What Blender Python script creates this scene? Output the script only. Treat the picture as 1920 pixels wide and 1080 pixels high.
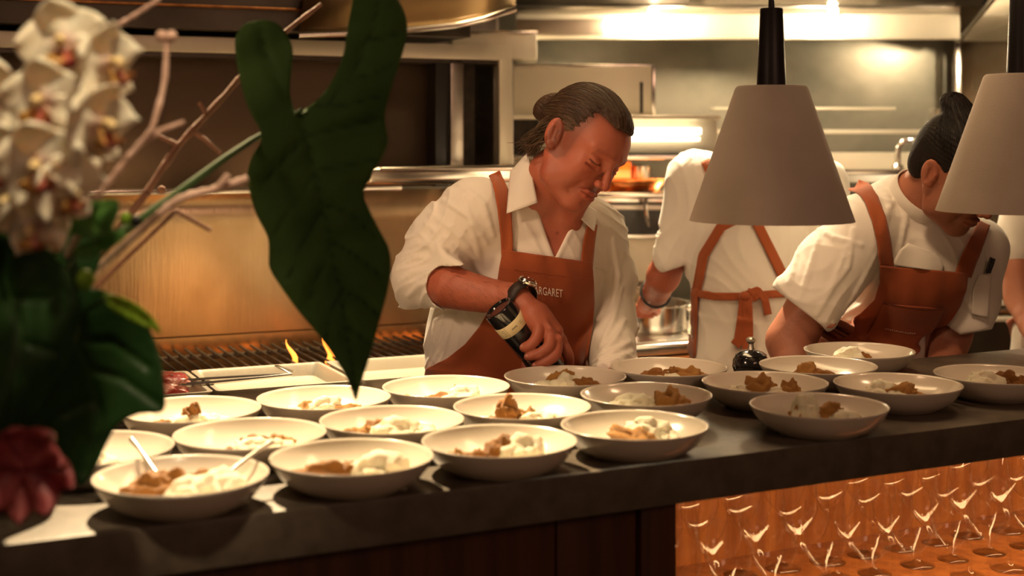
import bpy, bmesh, math, random
import numpy as np
from mathutils import Vector, Matrix, noise
from mathutils.geometry import delaunay_2d_cdt

for _o in list(bpy.data.objects):
    bpy.data.objects.remove(_o, do_unlink=True)
SC = bpy.context.scene
COL = SC.collection
PI = math.pi

# ---------------------------------------------------------------- camera
F = 2600.0            # focal length in pixels of a 1920 wide frame
H = 1.43              # eye height
HY = 260.0            # image row of the horizon
cam_d = bpy.data.cameras.new('camera')
cam = bpy.data.objects.new('camera', cam_d)
COL.objects.link(cam)
cam.location = (0, 0, H)
cam.rotation_euler = (PI / 2, 0, 0)
cam_d.sensor_width = 36.0
cam_d.lens = F / 1920.0 * 36.0
cam_d.shift_y = -(540.0 - HY) / 1920.0
cam_d.clip_start = 0.05
cam_d.dof.use_dof = True
cam_d.dof.focus_distance = 2.78
cam_d.dof.aperture_fstop = 2.8
SC.camera = cam

# ---------------------------------------------------------------- exposure and world
SC.view_settings.view_transform = 'Standard'
SC.view_settings.look = 'None'
SC.view_settings.gamma = 1.0
SC.view_settings.use_curve_mapping = False
SC.cycles.transparent_max_bounces = 48
SC.cycles.max_bounces = 16
SC.view_settings.exposure = 0.35
W = bpy.data.worlds.new('dim_room')
SC.world = W
W.use_nodes = True
W.node_tree.nodes['Background'].inputs[0].default_value = (1.0, 0.50, 0.24, 1)
W.node_tree.nodes['Background'].inputs[1].default_value = 0.045


def lamp(name, kind, loc, target, power, color, **kw):
    d = bpy.data.lights.new(name, kind)
    d.energy = power
    d.color = color
    for k, v in kw.items():
        setattr(d, k, v)
    o = bpy.data.objects.new(name, d)
    COL.objects.link(o)
    o.location = loc
    if target is not None:
        o.rotation_euler = (Vector(target) - Vector(loc)).to_track_quat('-Z', 'Y').to_euler()
    return o


WARM = (1.0, 0.68, 0.34)
AMBER = (1.0, 0.55, 0.22)
CREAM = (1.0, 0.76, 0.46)
# ceiling spotlight of the pass, over the left half of the bowls
lamp('pass_spotlight', 'SPOT', (-0.75, 3.15, 2.62), (-0.36, 2.05, 0.95), 540, (1.0, 0.72, 0.40), spot_size=math.radians(38), spot_blend=0.45, shadow_soft_size=0.02)
# added spots that brighten the chefs without reaching the bowls
lamp('chef_fill_spot', 'SPOT', (-0.62, 2.00, 2.66), (0.0, 2.88, 1.26), 40, (1.0, 0.66, 0.38), spot_size=math.radians(27), spot_blend=0.7, shadow_soft_size=0.12)
lamp('chef_fill_spot', 'SPOT', (0.50, 2.15, 2.66), (0.88, 3.10, 1.22), 36, (1.0, 0.64, 0.36), spot_size=math.radians(27), spot_blend=0.7, shadow_soft_size=0.12)
# added spot to brighten the orchid blooms and twigs
lamp('flower_fill_spot', 'SPOT', (-0.15, 0.95, 2.60), (-0.47, 1.42, 1.54), 62, (1.0, 0.76, 0.48), spot_size=math.radians(32), spot_blend=0.8, shadow_soft_size=0.05)
# soft fill for the dining room's ambient light, front left and right
lamp('dining_fill_left', 'AREA', (-1.9, 0.2, 2.3), (0.0, 2.8, 1.2), 3.5, (1.0, 0.62, 0.40), shape='RECTANGLE', size=0.9, size_y=0.6)
lamp('front_fill_spot', 'SPOT', (-1.65, 0.85, 2.35), (0.02, 2.86, 1.24), 66, (1.0, 0.64, 0.40), spot_size=math.radians(27), spot_blend=0.8, shadow_soft_size=0.15)  # added spot: brightens the chef, cone kept off the bowls
lamp('dining_fill_right', 'AREA', (1.6, -0.6, 2.5), (0.9, 2.6, 1.1), 9, (1.0, 0.55, 0.36), shape='RECTANGLE', size=1.2, size_y=0.8)
# ceiling light over the kitchen aisle
lamp('aisle_light', 'AREA', (0.35, 3.25, 2.66), (0.25, 3.2, 0.0), 9, WARM, shape='RECTANGLE', size=1.6, size_y=0.25)
# hood lights over the right cook line
for _x, _y, _p in ((0.49, 4.78, 16), (1.11, 4.78, 16), (1.95, 4.85, 14)):
    lamp('hood_light', 'POINT', (_x, _y, 1.85), None, _p, CREAM, shadow_soft_size=0.03)
lamp('hood_spotlight', 'SPOT', (0.36, 3.98, 2.30), (0.52, 3.55, 1.15), 230, (1.0, 0.80, 0.50), spot_size=math.radians(50), spot_blend=0.6, shadow_soft_size=0.05)
lamp('hood_spotlight', 'SPOT', (1.25, 4.15, 2.30), (1.15, 4.0, 0.9), 120, CREAM, spot_size=math.radians(90), spot_blend=0.7, shadow_soft_size=0.05)
# added spots: brighten the trays and throw glow patches on the backsplash
lamp('grill_fill_spot', 'SPOT', (-0.42, 3.42, 1.70), (-0.36, 3.22, 0.88), 55, CREAM, spot_size=math.radians(62), spot_blend=0.5, shadow_soft_size=0.03)
lamp('grill_fill_spot', 'SPOT', (-0.62, 3.66, 1.62), (-0.62, 3.86, 1.02), 36, (1.0, 0.66, 0.30), spot_size=math.radians(60), spot_blend=0.9, shadow_soft_size=0.10)
lamp('grill_fill_spot', 'SPOT', (-1.00, 3.50, 1.62), (-1.00, 3.68, 1.06), 36, (1.0, 0.66, 0.30), spot_size=math.radians(60), spot_blend=0.9, shadow_soft_size=0.10)


# ---------------------------------------------------------------- helpers
def P(px, py, Y):
    """world point seen at pixel px, py at distance Y"""
    return np.array([(px - 960.0) / F * Y, Y, H - (py - HY) / F * Y])


def tag(o, label=None, cat=None, group=None, kind=None):
    if label:
        o['label'] = label
    if cat:
        o['category'] = cat
    if group:
        o['group'] = group
    if kind:
        o['kind'] = kind
    return o


def thing(name, label, cat, loc=(0, 0, 0), rotz=0.0, group=None):
    o = bpy.data.objects.new(name, None)
    o.empty_display_size = 0.05
    COL.objects.link(o)
    o.location = loc
    o.rotation_euler = (0, 0, rotz)
    return tag(o, label, cat, group)


def wmat(o):
    m = Matrix.LocRotScale(o.location, o.rotation_euler, o.scale)
    if o.parent:
        return wmat(o.parent) @ m
    return m


class G:
    """gathers geometry; becomes one mesh object"""
    def __init__(self):
        self.v = []
        self.f = []
        self.M = None

    def add(self, vs, fs, M=None):
        n = len(self.v)
        M = M if M is not None else self.M
        for p in vs:
            p = Vector(p)
            self.v.append(M @ p if M is not None else p)
        self.f += [tuple(i + n for i in f) for f in fs]
        return self

    def bm(self, fn, M=None):
        b = bmesh.new()
        fn(b)
        b.verts.ensure_lookup_table()
        self.add([v.co.copy() for v in b.verts], [[v.index for v in f.verts] for f in b.faces], M)
        b.free()
        return self

    def box(self, lo, hi, bev=0.0, M=None, seg=2):
        lo, hi = Vector(lo), Vector(hi)
        def fn(b):
            bmesh.ops.create_cube(b, size=1.0)
            for v in b.verts:
                v.co = Vector([lo[i] + (v.co[i] + .5) * (hi[i] - lo[i]) for i in range(3)])
            if bev > 0:
                bmesh.ops.bevel(b, geom=b.edges[:], offset=bev, segments=seg, affect='EDGES', profile=0.6)
            b.verts.index_update()
        return self.bm(fn, M)

    def tube(self, pts, r, n=10, M=None, cap=True, closed=False):
        pts = [Vector(p) for p in pts]
        if not hasattr(r, '__len__'):
            r = [r] * len(pts)
        vs, fs = [], []
        m = len(pts)
        prev = None
        for i, p in enumerate(pts):
            if closed:
                t = pts[(i + 1) % m] - pts[i - 1]
            else:
                t = pts[min(i + 1, m - 1)] - pts[max(i - 1, 0)]
            if t.length < 1e-9:
                t = Vector((0, 0, 1))
            t.normalize()
            if prev is None:
                a = Vector((0, 0, 1)) if abs(t.z) < .9 else Vector((1, 0, 0))
                u = (a - t * a.dot(t)).normalized()
            else:
                u = (prev - t * prev.dot(t))
                u = u.normalized() if u.length > 1e-6 else t.orthogonal().normalized()
            prev = u
            w = t.cross(u)
            for k in range(n):
                a = 2 * PI * k / n
                vs.append(p + (u * math.cos(a) + w * math.sin(a)) * r[i])
        for i in range(m if closed else m - 1):
            for k in range(n):
                j = (i + 1) % m
                fs.append((i * n + k, i * n + (k + 1) % n, j * n + (k + 1) % n, j * n + k))
        if cap and not closed:
            fs.append(tuple(range(n))[::-1])
            fs.append(tuple((m - 1) * n + k for k in range(n)))
        return self.add(vs, fs, M)

    def lathe(self, prof, n=40, M=None):
        vs, fs = [], []
        idx = []
        for (r, z) in prof:
            if r < 1e-6:
                idx.append([len(vs)] * n)
                vs.append((0, 0, z))
            else:
                idx.append(list(range(len(vs), len(vs) + n)))
                vs += [(r * math.cos(2 * PI * k / n), r * math.sin(2 * PI * k / n), z) for k in range(n)]
        for a, b in zip(idx[:-1], idx[1:]):
            for k in range(n):
                q = [a[k], a[(k + 1) % n], b[(k + 1) % n], b[k]]
                q2 = []
                for x in q:
                    if x not in q2:
                        q2.append(x)
                if len(q2) > 2:
                    fs.append(tuple(q2))
        return self.add(vs, fs, M)

    def grid(self, rows, closed=False):
        """rows: list of equal-length lists of points"""
        m, n = len(rows), len(rows[0])
        vs = [p for r in rows for p in r]
        fs = []
        for i in range(m - 1):
            for k in range(n if closed else n - 1):
                fs.append((i * n + k, i * n + (k + 1) % n, (i + 1) * n + (k + 1) % n, (i + 1) * n + k))
        return self.add(vs, fs)

    def make(self, name, m, parent=None, smooth=True, local=True, angle=0.7, solid=0.0):
        me = bpy.data.meshes.new(name)
        vs = self.v
        if parent is not None and not local:
            inv = wmat(parent).inverted()
            vs = [inv @ v for v in vs]
        me.from_pydata([tuple(v) for v in vs], [], self.f)
        me.update()
        return link(name, me, m, parent, smooth, angle, solid)


def link(name, me, m, parent=None, smooth=True, angle=0.7, solid=0.0):
    o = bpy.data.objects.new(name, me)
    COL.objects.link(o)
    if m is not None:
        me.materials.append(m)
    if parent is not None:
        o.parent = parent
    if smooth:
        me.polygons.foreach_set('use_smooth', [True] * len(me.polygons))
        if angle < 3:
            me.set_sharp_from_angle(angle=angle)
    if solid:
        s = o.modifiers.new('thickness', 'SOLIDIFY')
        s.thickness = solid
        s.offset = 0
    return o


def clone(o, parent=None):
    c = o.copy()
    COL.objects.link(c)
    if parent is not None:
        c.parent = parent
    for ch in [x for x in ALLCH(o)]:
        clone(ch, c)
    return c


def ALLCH(o):
    return [x for x in bpy.data.objects if x.parent == o]


# ---------------------------------------------------------------- materials
def mat(name, col, rough=0.5, metal=0.0, col2=None, nscale=8.0, nstretch=(1, 1, 1), bump=0.0, bscale=60.0,
        bstretch=(1, 1, 1), coat=0.0, sheen=0.0, sss=0.0, emit=None, estr=0.0, trans=0.0, ior=1.45, spec=0.5,
        coords='Object', contrast=(0.35, 0.65), rvar=0.0, attr=None):
    m = bpy.data.materials.new(name)
    m.use_nodes = True
    nt = m.node_tree
    b = nt.nodes['Principled BSDF']
    b.inputs['Base Color'].default_value = (*col, 1)
    b.inputs['Roughness'].default_value = rough
    b.inputs['Metallic'].default_value = metal
    b.inputs['Coat Weight'].default_value = coat
    b.inputs['Coat Roughness'].default_value = 0.12
    b.inputs['Sheen Weight'].default_value = sheen
    b.inputs['Subsurface Weight'].default_value = sss
    b.inputs['Subsurface Radius'].default_value = (1.0, 0.35, 0.18)
    b.inputs['Subsurface Scale'].default_value = 0.012
    b.inputs['Transmission Weight'].default_value = trans
    b.inputs['IOR'].default_value = ior
    b.inputs['Specular IOR Level'].default_value = spec
    tc = nt.nodes.new('ShaderNodeTexCoord')

    def noise_tex(scale, stretch, detail=4):
        mp = nt.nodes.new('ShaderNodeMapping')
        mp.inputs['Scale'].default_value = stretch
        nt.links.new(tc.outputs[coords], mp.inputs[0])
        n = nt.nodes.new('ShaderNodeTexNoise')
        n.inputs['Scale'].default_value = scale
        n.inputs['Detail'].default_value = detail
        nt.links.new(mp.outputs[0], n.inputs['Vector'])
        return n
    if col2 is not None:
        n = noise_tex(nscale, nstretch)
        cr = nt.nodes.new('ShaderNodeValToRGB')
        cr.color_ramp.elements[0].position = contrast[0]
        cr.color_ramp.elements[1].position = contrast[1]
        cr.color_ramp.elements[0].color = (*col, 1)
        cr.color_ramp.elements[1].color = (*col2, 1)
        nt.links.new(n.outputs['Fac'], cr.inputs[0])
        src = cr.outputs[0]
        nt.links.new(src, b.inputs['Base Color'])
        if rvar:
            mr = nt.nodes.new('ShaderNodeMapRange')
            mr.inputs[3].default_value = max(0.02, rough - rvar)
            mr.inputs[4].default_value = rough + rvar
            nt.links.new(n.outputs['Fac'], mr.inputs[0])
            nt.links.new(mr.outputs[0], b.inputs['Roughness'])
    if attr:
        a = nt.nodes.new('ShaderNodeAttribute')
        a.attribute_name = attr
        mx = nt.nodes.new('ShaderNodeMix')
        mx.data_type = 'RGBA'
        mx.blend_type = 'MULTIPLY'
        mx.inputs[0].default_value = 1.0
        if col2 is not None:
            nt.links.new(src, mx.inputs[6])
        else:
            mx.inputs[6].default_value = (*col, 1)
        nt.links.new(a.outputs['Color'], mx.inputs[7])
        nt.links.new(mx.outputs[2], b.inputs['Base Color'])
    if bump:
        n2 = noise_tex(bscale, bstretch, 6)
        bp = nt.nodes.new('ShaderNodeBump')
        bp.inputs['Strength'].default_value = bump
        bp.inputs['Distance'].default_value = 0.01
        nt.links.new(n2.outputs['Fac'], bp.inputs['Height'])
        nt.links.new(bp.outputs[0], b.inputs['Normal'])
    if emit:
        b.inputs['Emission Color'].default_value = (*emit, 1)
        b.inputs['Emission Strength'].default_value = estr
    return m


M = {}
M['steel'] = mat('brushed_steel', (.62, .58, .52), .32, 1.0, (.50, .46, .41), 3, (1, 1, 6), .06, 40, (1, 1, 14), rvar=.1)
M['steel_h'] = mat('brushed_steel_sheet', (.62, .56, .48), .34, 1.0, (.46, .41, .35), 2.2, (2, 2, 1), .10, 9, (10, 10, .7), rvar=.12)
M['steel_smoked'] = mat('smoke_stained_steel', (.42, .36, .30), .38, 1.0, (.30, .22, .15), 3, (1, 1, 1), .08, 12, (8, 8, .6), rvar=.12)
M['steel_dark'] = mat('dark_steel', (.10, .085, .07), .4, .9, (.06, .05, .04), 5, (1, 1, 1), .05, 20)
M['steel_bright'] = mat('polished_steel', (.78, .74, .68), .16, 1.0, None)
M['steel_wall'] = mat('steel_wall_sheet', (.37, .345, .285), .36, .6, (.20, .20, .165), 2.4, (1.2, 1, 1.6), .25, 3.0, (1, 1, 1.4), rvar=.12)  # mottled grey-green tones put soft reflections into the sheet's colour
M['black'] = mat('black_enamel', (.018, .016, .015), .35, 0, None, coat=.3)
M['black_gloss'] = mat('black_gloss', (.012, .011, .012), .12, 0, None, coat=.8)
M['char'] = mat('char', (.02, .016, .013), .8, 0, (.05, .035, .025), 30, bump=.3, bscale=60)
M['stone'] = mat('grey_stone', (.13, .105, .08), .42, 0, (.085, .068, .05), 26, (1, 1, 1), .06, 120)
M['stone_edge'] = M['stone']
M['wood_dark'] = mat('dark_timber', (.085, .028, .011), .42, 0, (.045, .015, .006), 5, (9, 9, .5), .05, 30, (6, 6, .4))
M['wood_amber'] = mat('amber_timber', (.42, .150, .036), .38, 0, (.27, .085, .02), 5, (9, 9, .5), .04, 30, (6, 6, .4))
M['floor'] = mat('kitchen_floor', (.12, .10, .085), .5, 0, (.08, .065, .055), 3, bump=.05)
M['ceiling'] = mat('ceiling_paint', (.16, .12, .09), .8)
M['wall'] = mat('wall_paint', (.20, .13, .08), .7, 0, (.16, .10, .06), 2)
M['white_tile'] = mat('white_panel', (.80, .74, .62), .35, 0, None)
M['steel_pale'] = mat('pale_steel', (.74, .68, .56), .42, .55, (.66, .61, .50), 2.2, (2, 2, 1), .08, 9, (10, 10, .7))
M['panel_brown'] = mat('browned_steel', (.10, .065, .045), .5, .6, (.07, .045, .03), 2.5, (1, 1, 2), .1, 9, (8, 8, 1))
M['porcelain'] = mat('cream_stoneware', (.74, .665, .565), .22, 0, (.70, .63, .53), 12, coat=.6)
M['shade'] = mat('lamp_shade_plaster', (.56, .46, .40), .75, 0, (.52, .43, .37), 14, bump=.05, bscale=220)
M['shade_in'] = mat('lamp_shade_lining', (.85, .78, .62), .6)
M['brass_cap'] = mat('black_metal', (.02, .016, .018), .42, .3)
M['copper'] = mat('copper_pan', (.80, .30, .10), .25, 1.0, None)
M['sauce'] = mat('orange_glaze', (.75, .20, .02), .25, 0, (.85, .34, .05), 14, coat=.5)
M['plastic_red'] = mat('terracotta_plastic', (.55, .14, .05), .4)
M['paper'] = mat('cream_paper', (.80, .70, .42), .6, 0, (.72, .62, .36), 20)
M['ink'] = mat('dark_ink', (.05, .035, .02), .6)
M['thread'] = mat('cream_thread', (.86, .74, .60), .7)
M['white_sticker'] = mat('white_sticker', (.85, .85, .82), .4)
M['rubber'] = mat('black_rubber', (.02, .02, .02), .6)
# ================================================================ setting
def fr(ox, oy, k, z=0.0):
    return Matrix.Translation((ox, oy, z)) @ Matrix.Rotation(math.atan(k), 4, 'Z')


CM = fr(0, 1.94, 0.5)          # serving counter
GM = fr(-0.19, 3.10, 0.45)     # grill line
RM = fr(0.45, 3.80, 0.45)      # cook line on the right
BM = fr(0.0, 5.15, 0.2)        # back wall
PW = math.radians


def struct(name, g, m, **kw):
    o = g.make(name, m, **kw)
    o['kind'] = 'structure'
    return o


def mxloc(mx):
    return mx.to_translation(), mx.to_euler().z


struct('floor', G().box((-4.5, -2.5, -0.1), (4.5, 7.0, 0.0)), M['floor'], smooth=False)
struct('ceiling', G().box((-4.5, 0.9, 2.75), (4.5, 7.0, 2.85)), M['ceiling'], smooth=False)
struct('wall_back', G().box((-4.5, 0, 0), (2.0, .1, 2.75), M=BM), M['steel_wall'], smooth=False)
struct('wall_left', G().box((-3.3, .9, 0), (-3.2, 5.0, 2.75)), M['wall'], smooth=False)
struct('wall_right', G().box((3.2, .9, 0), (3.3, 6.0, 2.75)), M['wall'], smooth=False)
# side sheet right of the corner post
a, b = P(1793, 0, 5.45), P(2200, 0, 4.6)
struct('wall_corner', G().grid([[(a[0], a[1], 0), (b[0], b[1], 0)], [(a[0], a[1], 2.75), (b[0], b[1], 2.75)]]), M['steel_smoked'], smooth=False, solid=.02)
a = P(1793, 0, 5.40)
struct('trim_1', G().box((a[0] - .012, a[1] - .02, 0), (a[0] + .012, a[1] + .01, 1.82), .004), M['steel_bright'])

# ---------------------------------------------------------------- serving counter
def CP(s, t, z):
    v = CM @ Vector((s, t, z))
    return v


loc, rz = mxloc(CM)
cnt = thing('serving_counter', 'long serving counter, grey stone top, dark timber front, lit glass shelf at the right', 'counter', loc, rz)
g = G().box((-1.9, 0, .885), (2.9, .585, .95), .006)
g.make('stone_top', M['stone'], cnt)
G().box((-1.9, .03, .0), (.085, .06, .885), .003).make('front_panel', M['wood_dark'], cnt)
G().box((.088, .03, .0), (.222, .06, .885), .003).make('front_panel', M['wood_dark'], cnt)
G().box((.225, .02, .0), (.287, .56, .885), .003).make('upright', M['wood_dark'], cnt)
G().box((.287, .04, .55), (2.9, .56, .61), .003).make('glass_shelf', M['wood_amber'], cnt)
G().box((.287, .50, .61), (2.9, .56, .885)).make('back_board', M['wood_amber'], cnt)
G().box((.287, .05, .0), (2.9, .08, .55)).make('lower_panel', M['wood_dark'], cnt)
strip = mat('led_strip', (1, .8, .5), emit=(1.0, .70, .40), estr=60)
for i in range(12):
    G().bm(lambda b: bmesh.ops.create_uvsphere(b, u_segments=10, v_segments=6, radius=.006), Matrix.Translation((.38 + i * .14, .055, .881))).make('shelf_light', strip, cnt)
ld = lamp('shelf_light', 'AREA', tuple(CP(1.1, .10, .875)), tuple(CP(1.1, .30, .60)), 5.5, (1.0, .60, .28), shape='RECTANGLE', size=1.9, size_y=.03)
ld.rotation_euler = (math.radians(28), 0, rz)

# ---------------------------------------------------------------- grill line on the left
loc, rz = mxloc(GM)
grl = thing('charcoal_grill', 'stainless charcoal grill bench with a tall smoke-stained backsplash on the left', 'grill', loc, rz)
G().box((-2.3, .0, .0), (.42, .30, .862), .004).make('bench', M['steel_dark'], grl)
G().box((-2.3, -.01, .845), (.42, .30, .868), .003).make('bench_top', M['steel'], grl)
g = G()
g.box((-2.3, .30, .0), (.42, .34, .872)).box((-2.3, .30, .0), (.42, .87, .79))
g.make('fire_box', M['char'], grl)
g = G()
for i in range(88):
    x = -2.2 + i * .0295
    g.tube([(x, .34, .864), (x, .85, .864)], .0038, 6)
g.tube([(-2.3, .42, .852), (.4, .42, .852)], .007, 6).tube([(-2.3, .78, .852), (.4, .78, .852)], .007, 6)
g.make('grate', M['char'], grl)
# backsplash: slightly curved sheet with a fold line low down
rows = []
for z, y in [(.80, .86), (.893, .86), (.896, .868), (.90, .862), (1.0, .858), (1.1, .852), (1.2, .842), (1.285, .825)]:
    rows.append([(x, y, z) for x in np.linspace(-2.3, .42, 24)])
G().grid(rows).make('backsplash', mat('gold_lit_steel', (.66, .52, .34), .34, .95, (.46, .34, .20), 2.6, (1.5, 1, 1), .10, 12, (9, 9, .6), rvar=.12), grl, solid=.004)  # golden glow on plain stainless is put into the base colour
G().box((-2.3, .78, 1.283), (.22, .86, 1.298), .003).make('shelf_lip', M['steel_bright'], grl)
# glowing coals and flames
ember = mat('embers', (.6, .1, .02), emit=(1.0, .25, .04), estr=2.5)
g = G()
rnd = random.Random(5)
for i in range(70):
    x, y = rnd.uniform(-1.6, .35), rnd.uniform(.40, .80)
    r = rnd.uniform(.012, .024)
    g.bm(lambda b: bmesh.ops.create_icosphere(b, subdivisions=1, radius=r), Matrix.Translation((x, y, .80)) @ Matrix.Scale(.7, 4, (0, 0, 1)))
cl = g.make('coal_bed', ember, grl)
cl['kind'] = 'stuff'
flame_m = mat('flame', (1, .4, .05), emit=(1.0, .26, .035), estr=2.6)


def flame(px, Y, h, w, label):
    p0 = P(px, 690, Y)
    o = thing('flame', label, 'flame', (p0[0], p0[1], .845), 0, 'flames on the charcoal grill')
    pts = [(0.012 * math.sin(5 * t), 0, h * t) for t in np.linspace(0, 1, 9)]
    rr = [max(.0006, w * math.sin(PI * min(1, (t * .8 + .2))) ** .8 * (1 - t) ** .35) for t in np.linspace(0, 1, 9)]
    g = G().tube(pts, rr, 10)
    g.make('flame_body', flame_m, o)


flame(545, 3.52, .075, .008, 'orange flame on the grill left of the big green leaf')
flame(614, 3.60, .072, .013, 'orange flame on the grill beside the tip half of the big green leaf')
lamp('fire_light', 'POINT', tuple(GM @ Vector((-.30, .55, .90))), None, .8, (1.0, .42, .12), shadow_soft_size=.15)

# cabinet above the grill
cab = thing('grill_cabinet', 'stainless framed glass cabinet above the grill with a dark interior', 'cabinet', *[x for x in (tuple(GM @ Vector((0, .86, 1.29))), rz)])
# local: x same as grill line, y from the splash plane, z from 1.29
G().box((-2.4, -.015, .372), (.59, .03, .415), .003).make('top_rail', M['steel_pale'], cab)
G().box((.548, -.015, .0), (.59, .03, .372), .003).make('post', M['steel_pale'], cab)
G().box((.40, .0, .02), (.44, .03, .372), .003).make('post', M['steel'], cab)
G().box((-2.4, .10, .0), (.36, .14, .372)).make('rear_panel', M['panel_brown'], cab)
G().box((.36, .02, .0), (.40, .34, .372)).make('divider', M['black'], cab)
G().box((.44, .06, .0), (.50, .10, .36)).make('inner_panel', M['char'], cab)
G().box((.50, .16, .0), (.535, .20, .35)).make('inner_strip', M['steel_bright'], cab)
G().box((-2.4, .0, .36), (.56, .4, .376)).make('ceiling_sheet', M['steel_dark'], cab)
gl = mat('cabinet_glass', (.9, .9, .85), .04, 0, trans=1.0, ior=1.2)
G().box((.18, .02, .02), (.36, .024, .36)).make('glass_pane', gl, cab)
g = G().box((.10, -.13, .012), (.60, .0, .065), .016, seg=3)
g.make('drip_tray', M['steel_bright'], cab)
G().tube([(.14, -.13, .055), (.58, -.13, .055)], .009, 10).make('tray_handle', M['steel_bright'], cab)
G().box((.58, .0, -.5), (.60, .42, .38)).make('side_panel', M['steel'], cab)

# dark canopy above the cabinet
can = thing('grill_canopy', 'dark steel extraction canopy above the grill with thin copper trim lines', 'hood', tuple(GM @ Vector((0, .86, 1.72))), rz)
G().box((-2.4, -.10, .0), (.42, .5, .98)).make('canopy_body', M['steel_dark'], can)
g = G()
g.box((-2.4, -.112, .055), (.12, -.10, .062), .002).box((-2.4, -.116, .105), (.12, -.10, .125), .003)
g.make('copper_trim', mat('tarnished_copper', (.50, .22, .08), .35, 1.0, (.28, .12, .05), 30), can)
lip = [P(560, 66, 3.70), P(720, 60, 3.78), P(850, 48, 3.84), P(905, 36, 3.86), P(965, 16, 3.92)]
lip2 = [p + np.array([0, 0, .05]) for p in lip]
g = G().tube([Vector(p) for p in lip], .010, 10).tube([Vector(p + np.array([0, 0.01, .016])) for p in lip], .007, 10)
g.make('rolled_lip', M['steel_bright'], can, local=False)
g = G().grid([[Vector(p) for p in lip], [Vector(p + np.array([0.03, .1, .35])) for p in lip]])
g.make('lip_sheet', mat('bronze_sheet', (.35, .24, .12), .35, 1.0), can, local=False, solid=.003)

# ---------------------------------------------------------------- right cook line
loc, rz = mxloc(RM)
stv = thing('cooking_range', 'stainless cooking range along the back, pots standing on its top', 'stove', loc, rz)
G().box((-.28, .02, .0), (.98, .66, .84), .004).make('body', M['steel_dark'], stv)
G().box((-.28, .0, .84), (.98, .67, .88), .006).make('range_top', M['steel'], stv)
G().box((-.28, -.02, .80), (.98, .02, .835), .004).make('front_rail', M['copper'], stv)  # copper tone stands in for a terracotta reflection on the steel front
G().tube([(-.28, -.03, .868), (.98, -.03, .868)], .011, 10).make('hand_rail', M['steel_bright'], stv)
for i in range(3):
    ring = G().lathe([(.05, .88), (.11, .88), (.11, .892), (.095, .895), (.05, .89)], 24, Matrix.Translation((-.02 + i * .4, .3, 0)))
    ring.make('burner', M['char'], stv)

# salamander and shelves on the back wall behind the older chef
def boxpx(x0, x1, y0, y1, Y, d, bev=.003):
    """box whose front face spans these photograph rows and columns at distance Y"""
    a, b = P(x0, y1, Y), P(x1, y0, Y)
    return (a[0], Y, a[2]), (b[0], Y + d, b[2]), bev


ov = thing('wall_oven', 'pale stainless oven block with a dark vertical slot behind the chef’s head', 'oven', tuple(P(1090, 222, 4.72)))
G().box(*boxpx(962, 1228, 124, 222, 4.72, .36, .006)).make('case', M['steel_pale'], ov, local=False)
G().box(*boxpx(1200, 1206, 154, 212, 4.715, .02, .002)).make('slot', M['black'], ov, local=False)
G().box(*boxpx(962, 1228, 120, 125, 4.71, .36, .002)).make('edge_trim', M['steel_bright'], ov, local=False)
G().box(*boxpx(1222, 1229, 120, 222, 4.71, .02, .002)).make('edge_trim', M['steel_bright'], ov, local=False)
o = thing('vent_box', 'small pale steel box under the hood, left of the oven block', 'box', tuple(P(930, 112, 4.75)))
G().box(*boxpx(848, 1007, 62, 112, 4.75, .3, .005)).make('case', M['steel_pale'], o, local=False)
G().box(*boxpx(846, 1009, 57, 64, 4.74, .31, .003)).make('lid', M['steel_bright'], o, local=False)
G().box(*boxpx(930, 934, 62, -400, 4.8, .02, .001)).make('hanger', M['steel'], o, local=False)

sal = thing('salamander_grill', 'steel salamander with glowing heater tubes behind the chef’s face', 'grill', tuple(P(1150, 290, 4.62)))
G().box(*boxpx(962, 1352, 216, 224, 4.56, .40, .003)).make('top_plate', M['steel_pale'], sal, local=False)
G().box(*boxpx(1010, 1345, 224, 286, 4.66, .30, .004)).make('body', M['steel_pale'], sal, local=False)
G().box(*boxpx(962, 1010, 224, 292, 4.66, .30, .004)).make('dark_bay', M['char'], sal, local=False)
tubem = mat('heater_tube', (1, .9, .7), emit=(1.0, .86, .58), estr=7)
G().tube([Vector(P(1105, 247, 4.62)), Vector(P(1314, 246, 4.62))], .010, 12).make('heater_tube', tubem, sal, local=False)
tubem2 = mat('heater_tube_dim', (1, .9, .7), emit=(1.0, .82, .52), estr=2.2)
G().tube([Vector(P(1105, 262, 4.63)), Vector(P(1312, 261, 4.63))], .007, 12).make('heater_tube', tubem2, sal, local=False)
G().box(*boxpx(962, 1350, 286, 291, 4.58, .36, .002)).make('base_edge', M['black'], sal, local=False)
G().box(*boxpx(962, 1350, 291, 299, 4.56, .40, .003)).make('base_plate', M['steel_bright'], sal, local=False)
lamp('heater_glow', 'AREA', tuple(P(1210, 302, 4.74)), tuple(P(1210, 380, 4.70)), 7, (1.0, .70, .36), shape='RECTANGLE', size=.40, size_y=.1)

wt = thing('warming_cabinet', 'black fronted warming cabinet with a bright top below the salamander', 'cabinet', tuple(P(1170, 440, 4.55)))
G().box(*boxpx(980, 1262, 372, 380, 4.50, .42, .003)).make('top_plate', M['steel_bright'], wt, local=False)
G().box(*boxpx(985, 1258, 380, 440, 4.54, .38, .004)).make('black_front', M['black'], wt, local=False)
G().box(*boxpx(985, 1258, 384, 394, 4.53, .02, .003)).make('trim_strip', M['steel'], wt, local=False)
G().box(*boxpx(985, 1262, 440, 448, 4.50, .42, .003)).make('bottom_plate', M['steel_bright'], wt, local=False)
G().box(*boxpx(985, 1258, 448, 640, 4.58, .3, .003)).make('lower_panel', M['steel_pale'], wt, local=False)
G().tube([Vector(P(1210, 372, 4.46)), Vector(P(1211, 392, 4.45)), Vector(P(1216, 424, 4.47))], [.008, .007, .005], 8).make('door_handle', M['steel_bright'], wt, local=False)
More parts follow.
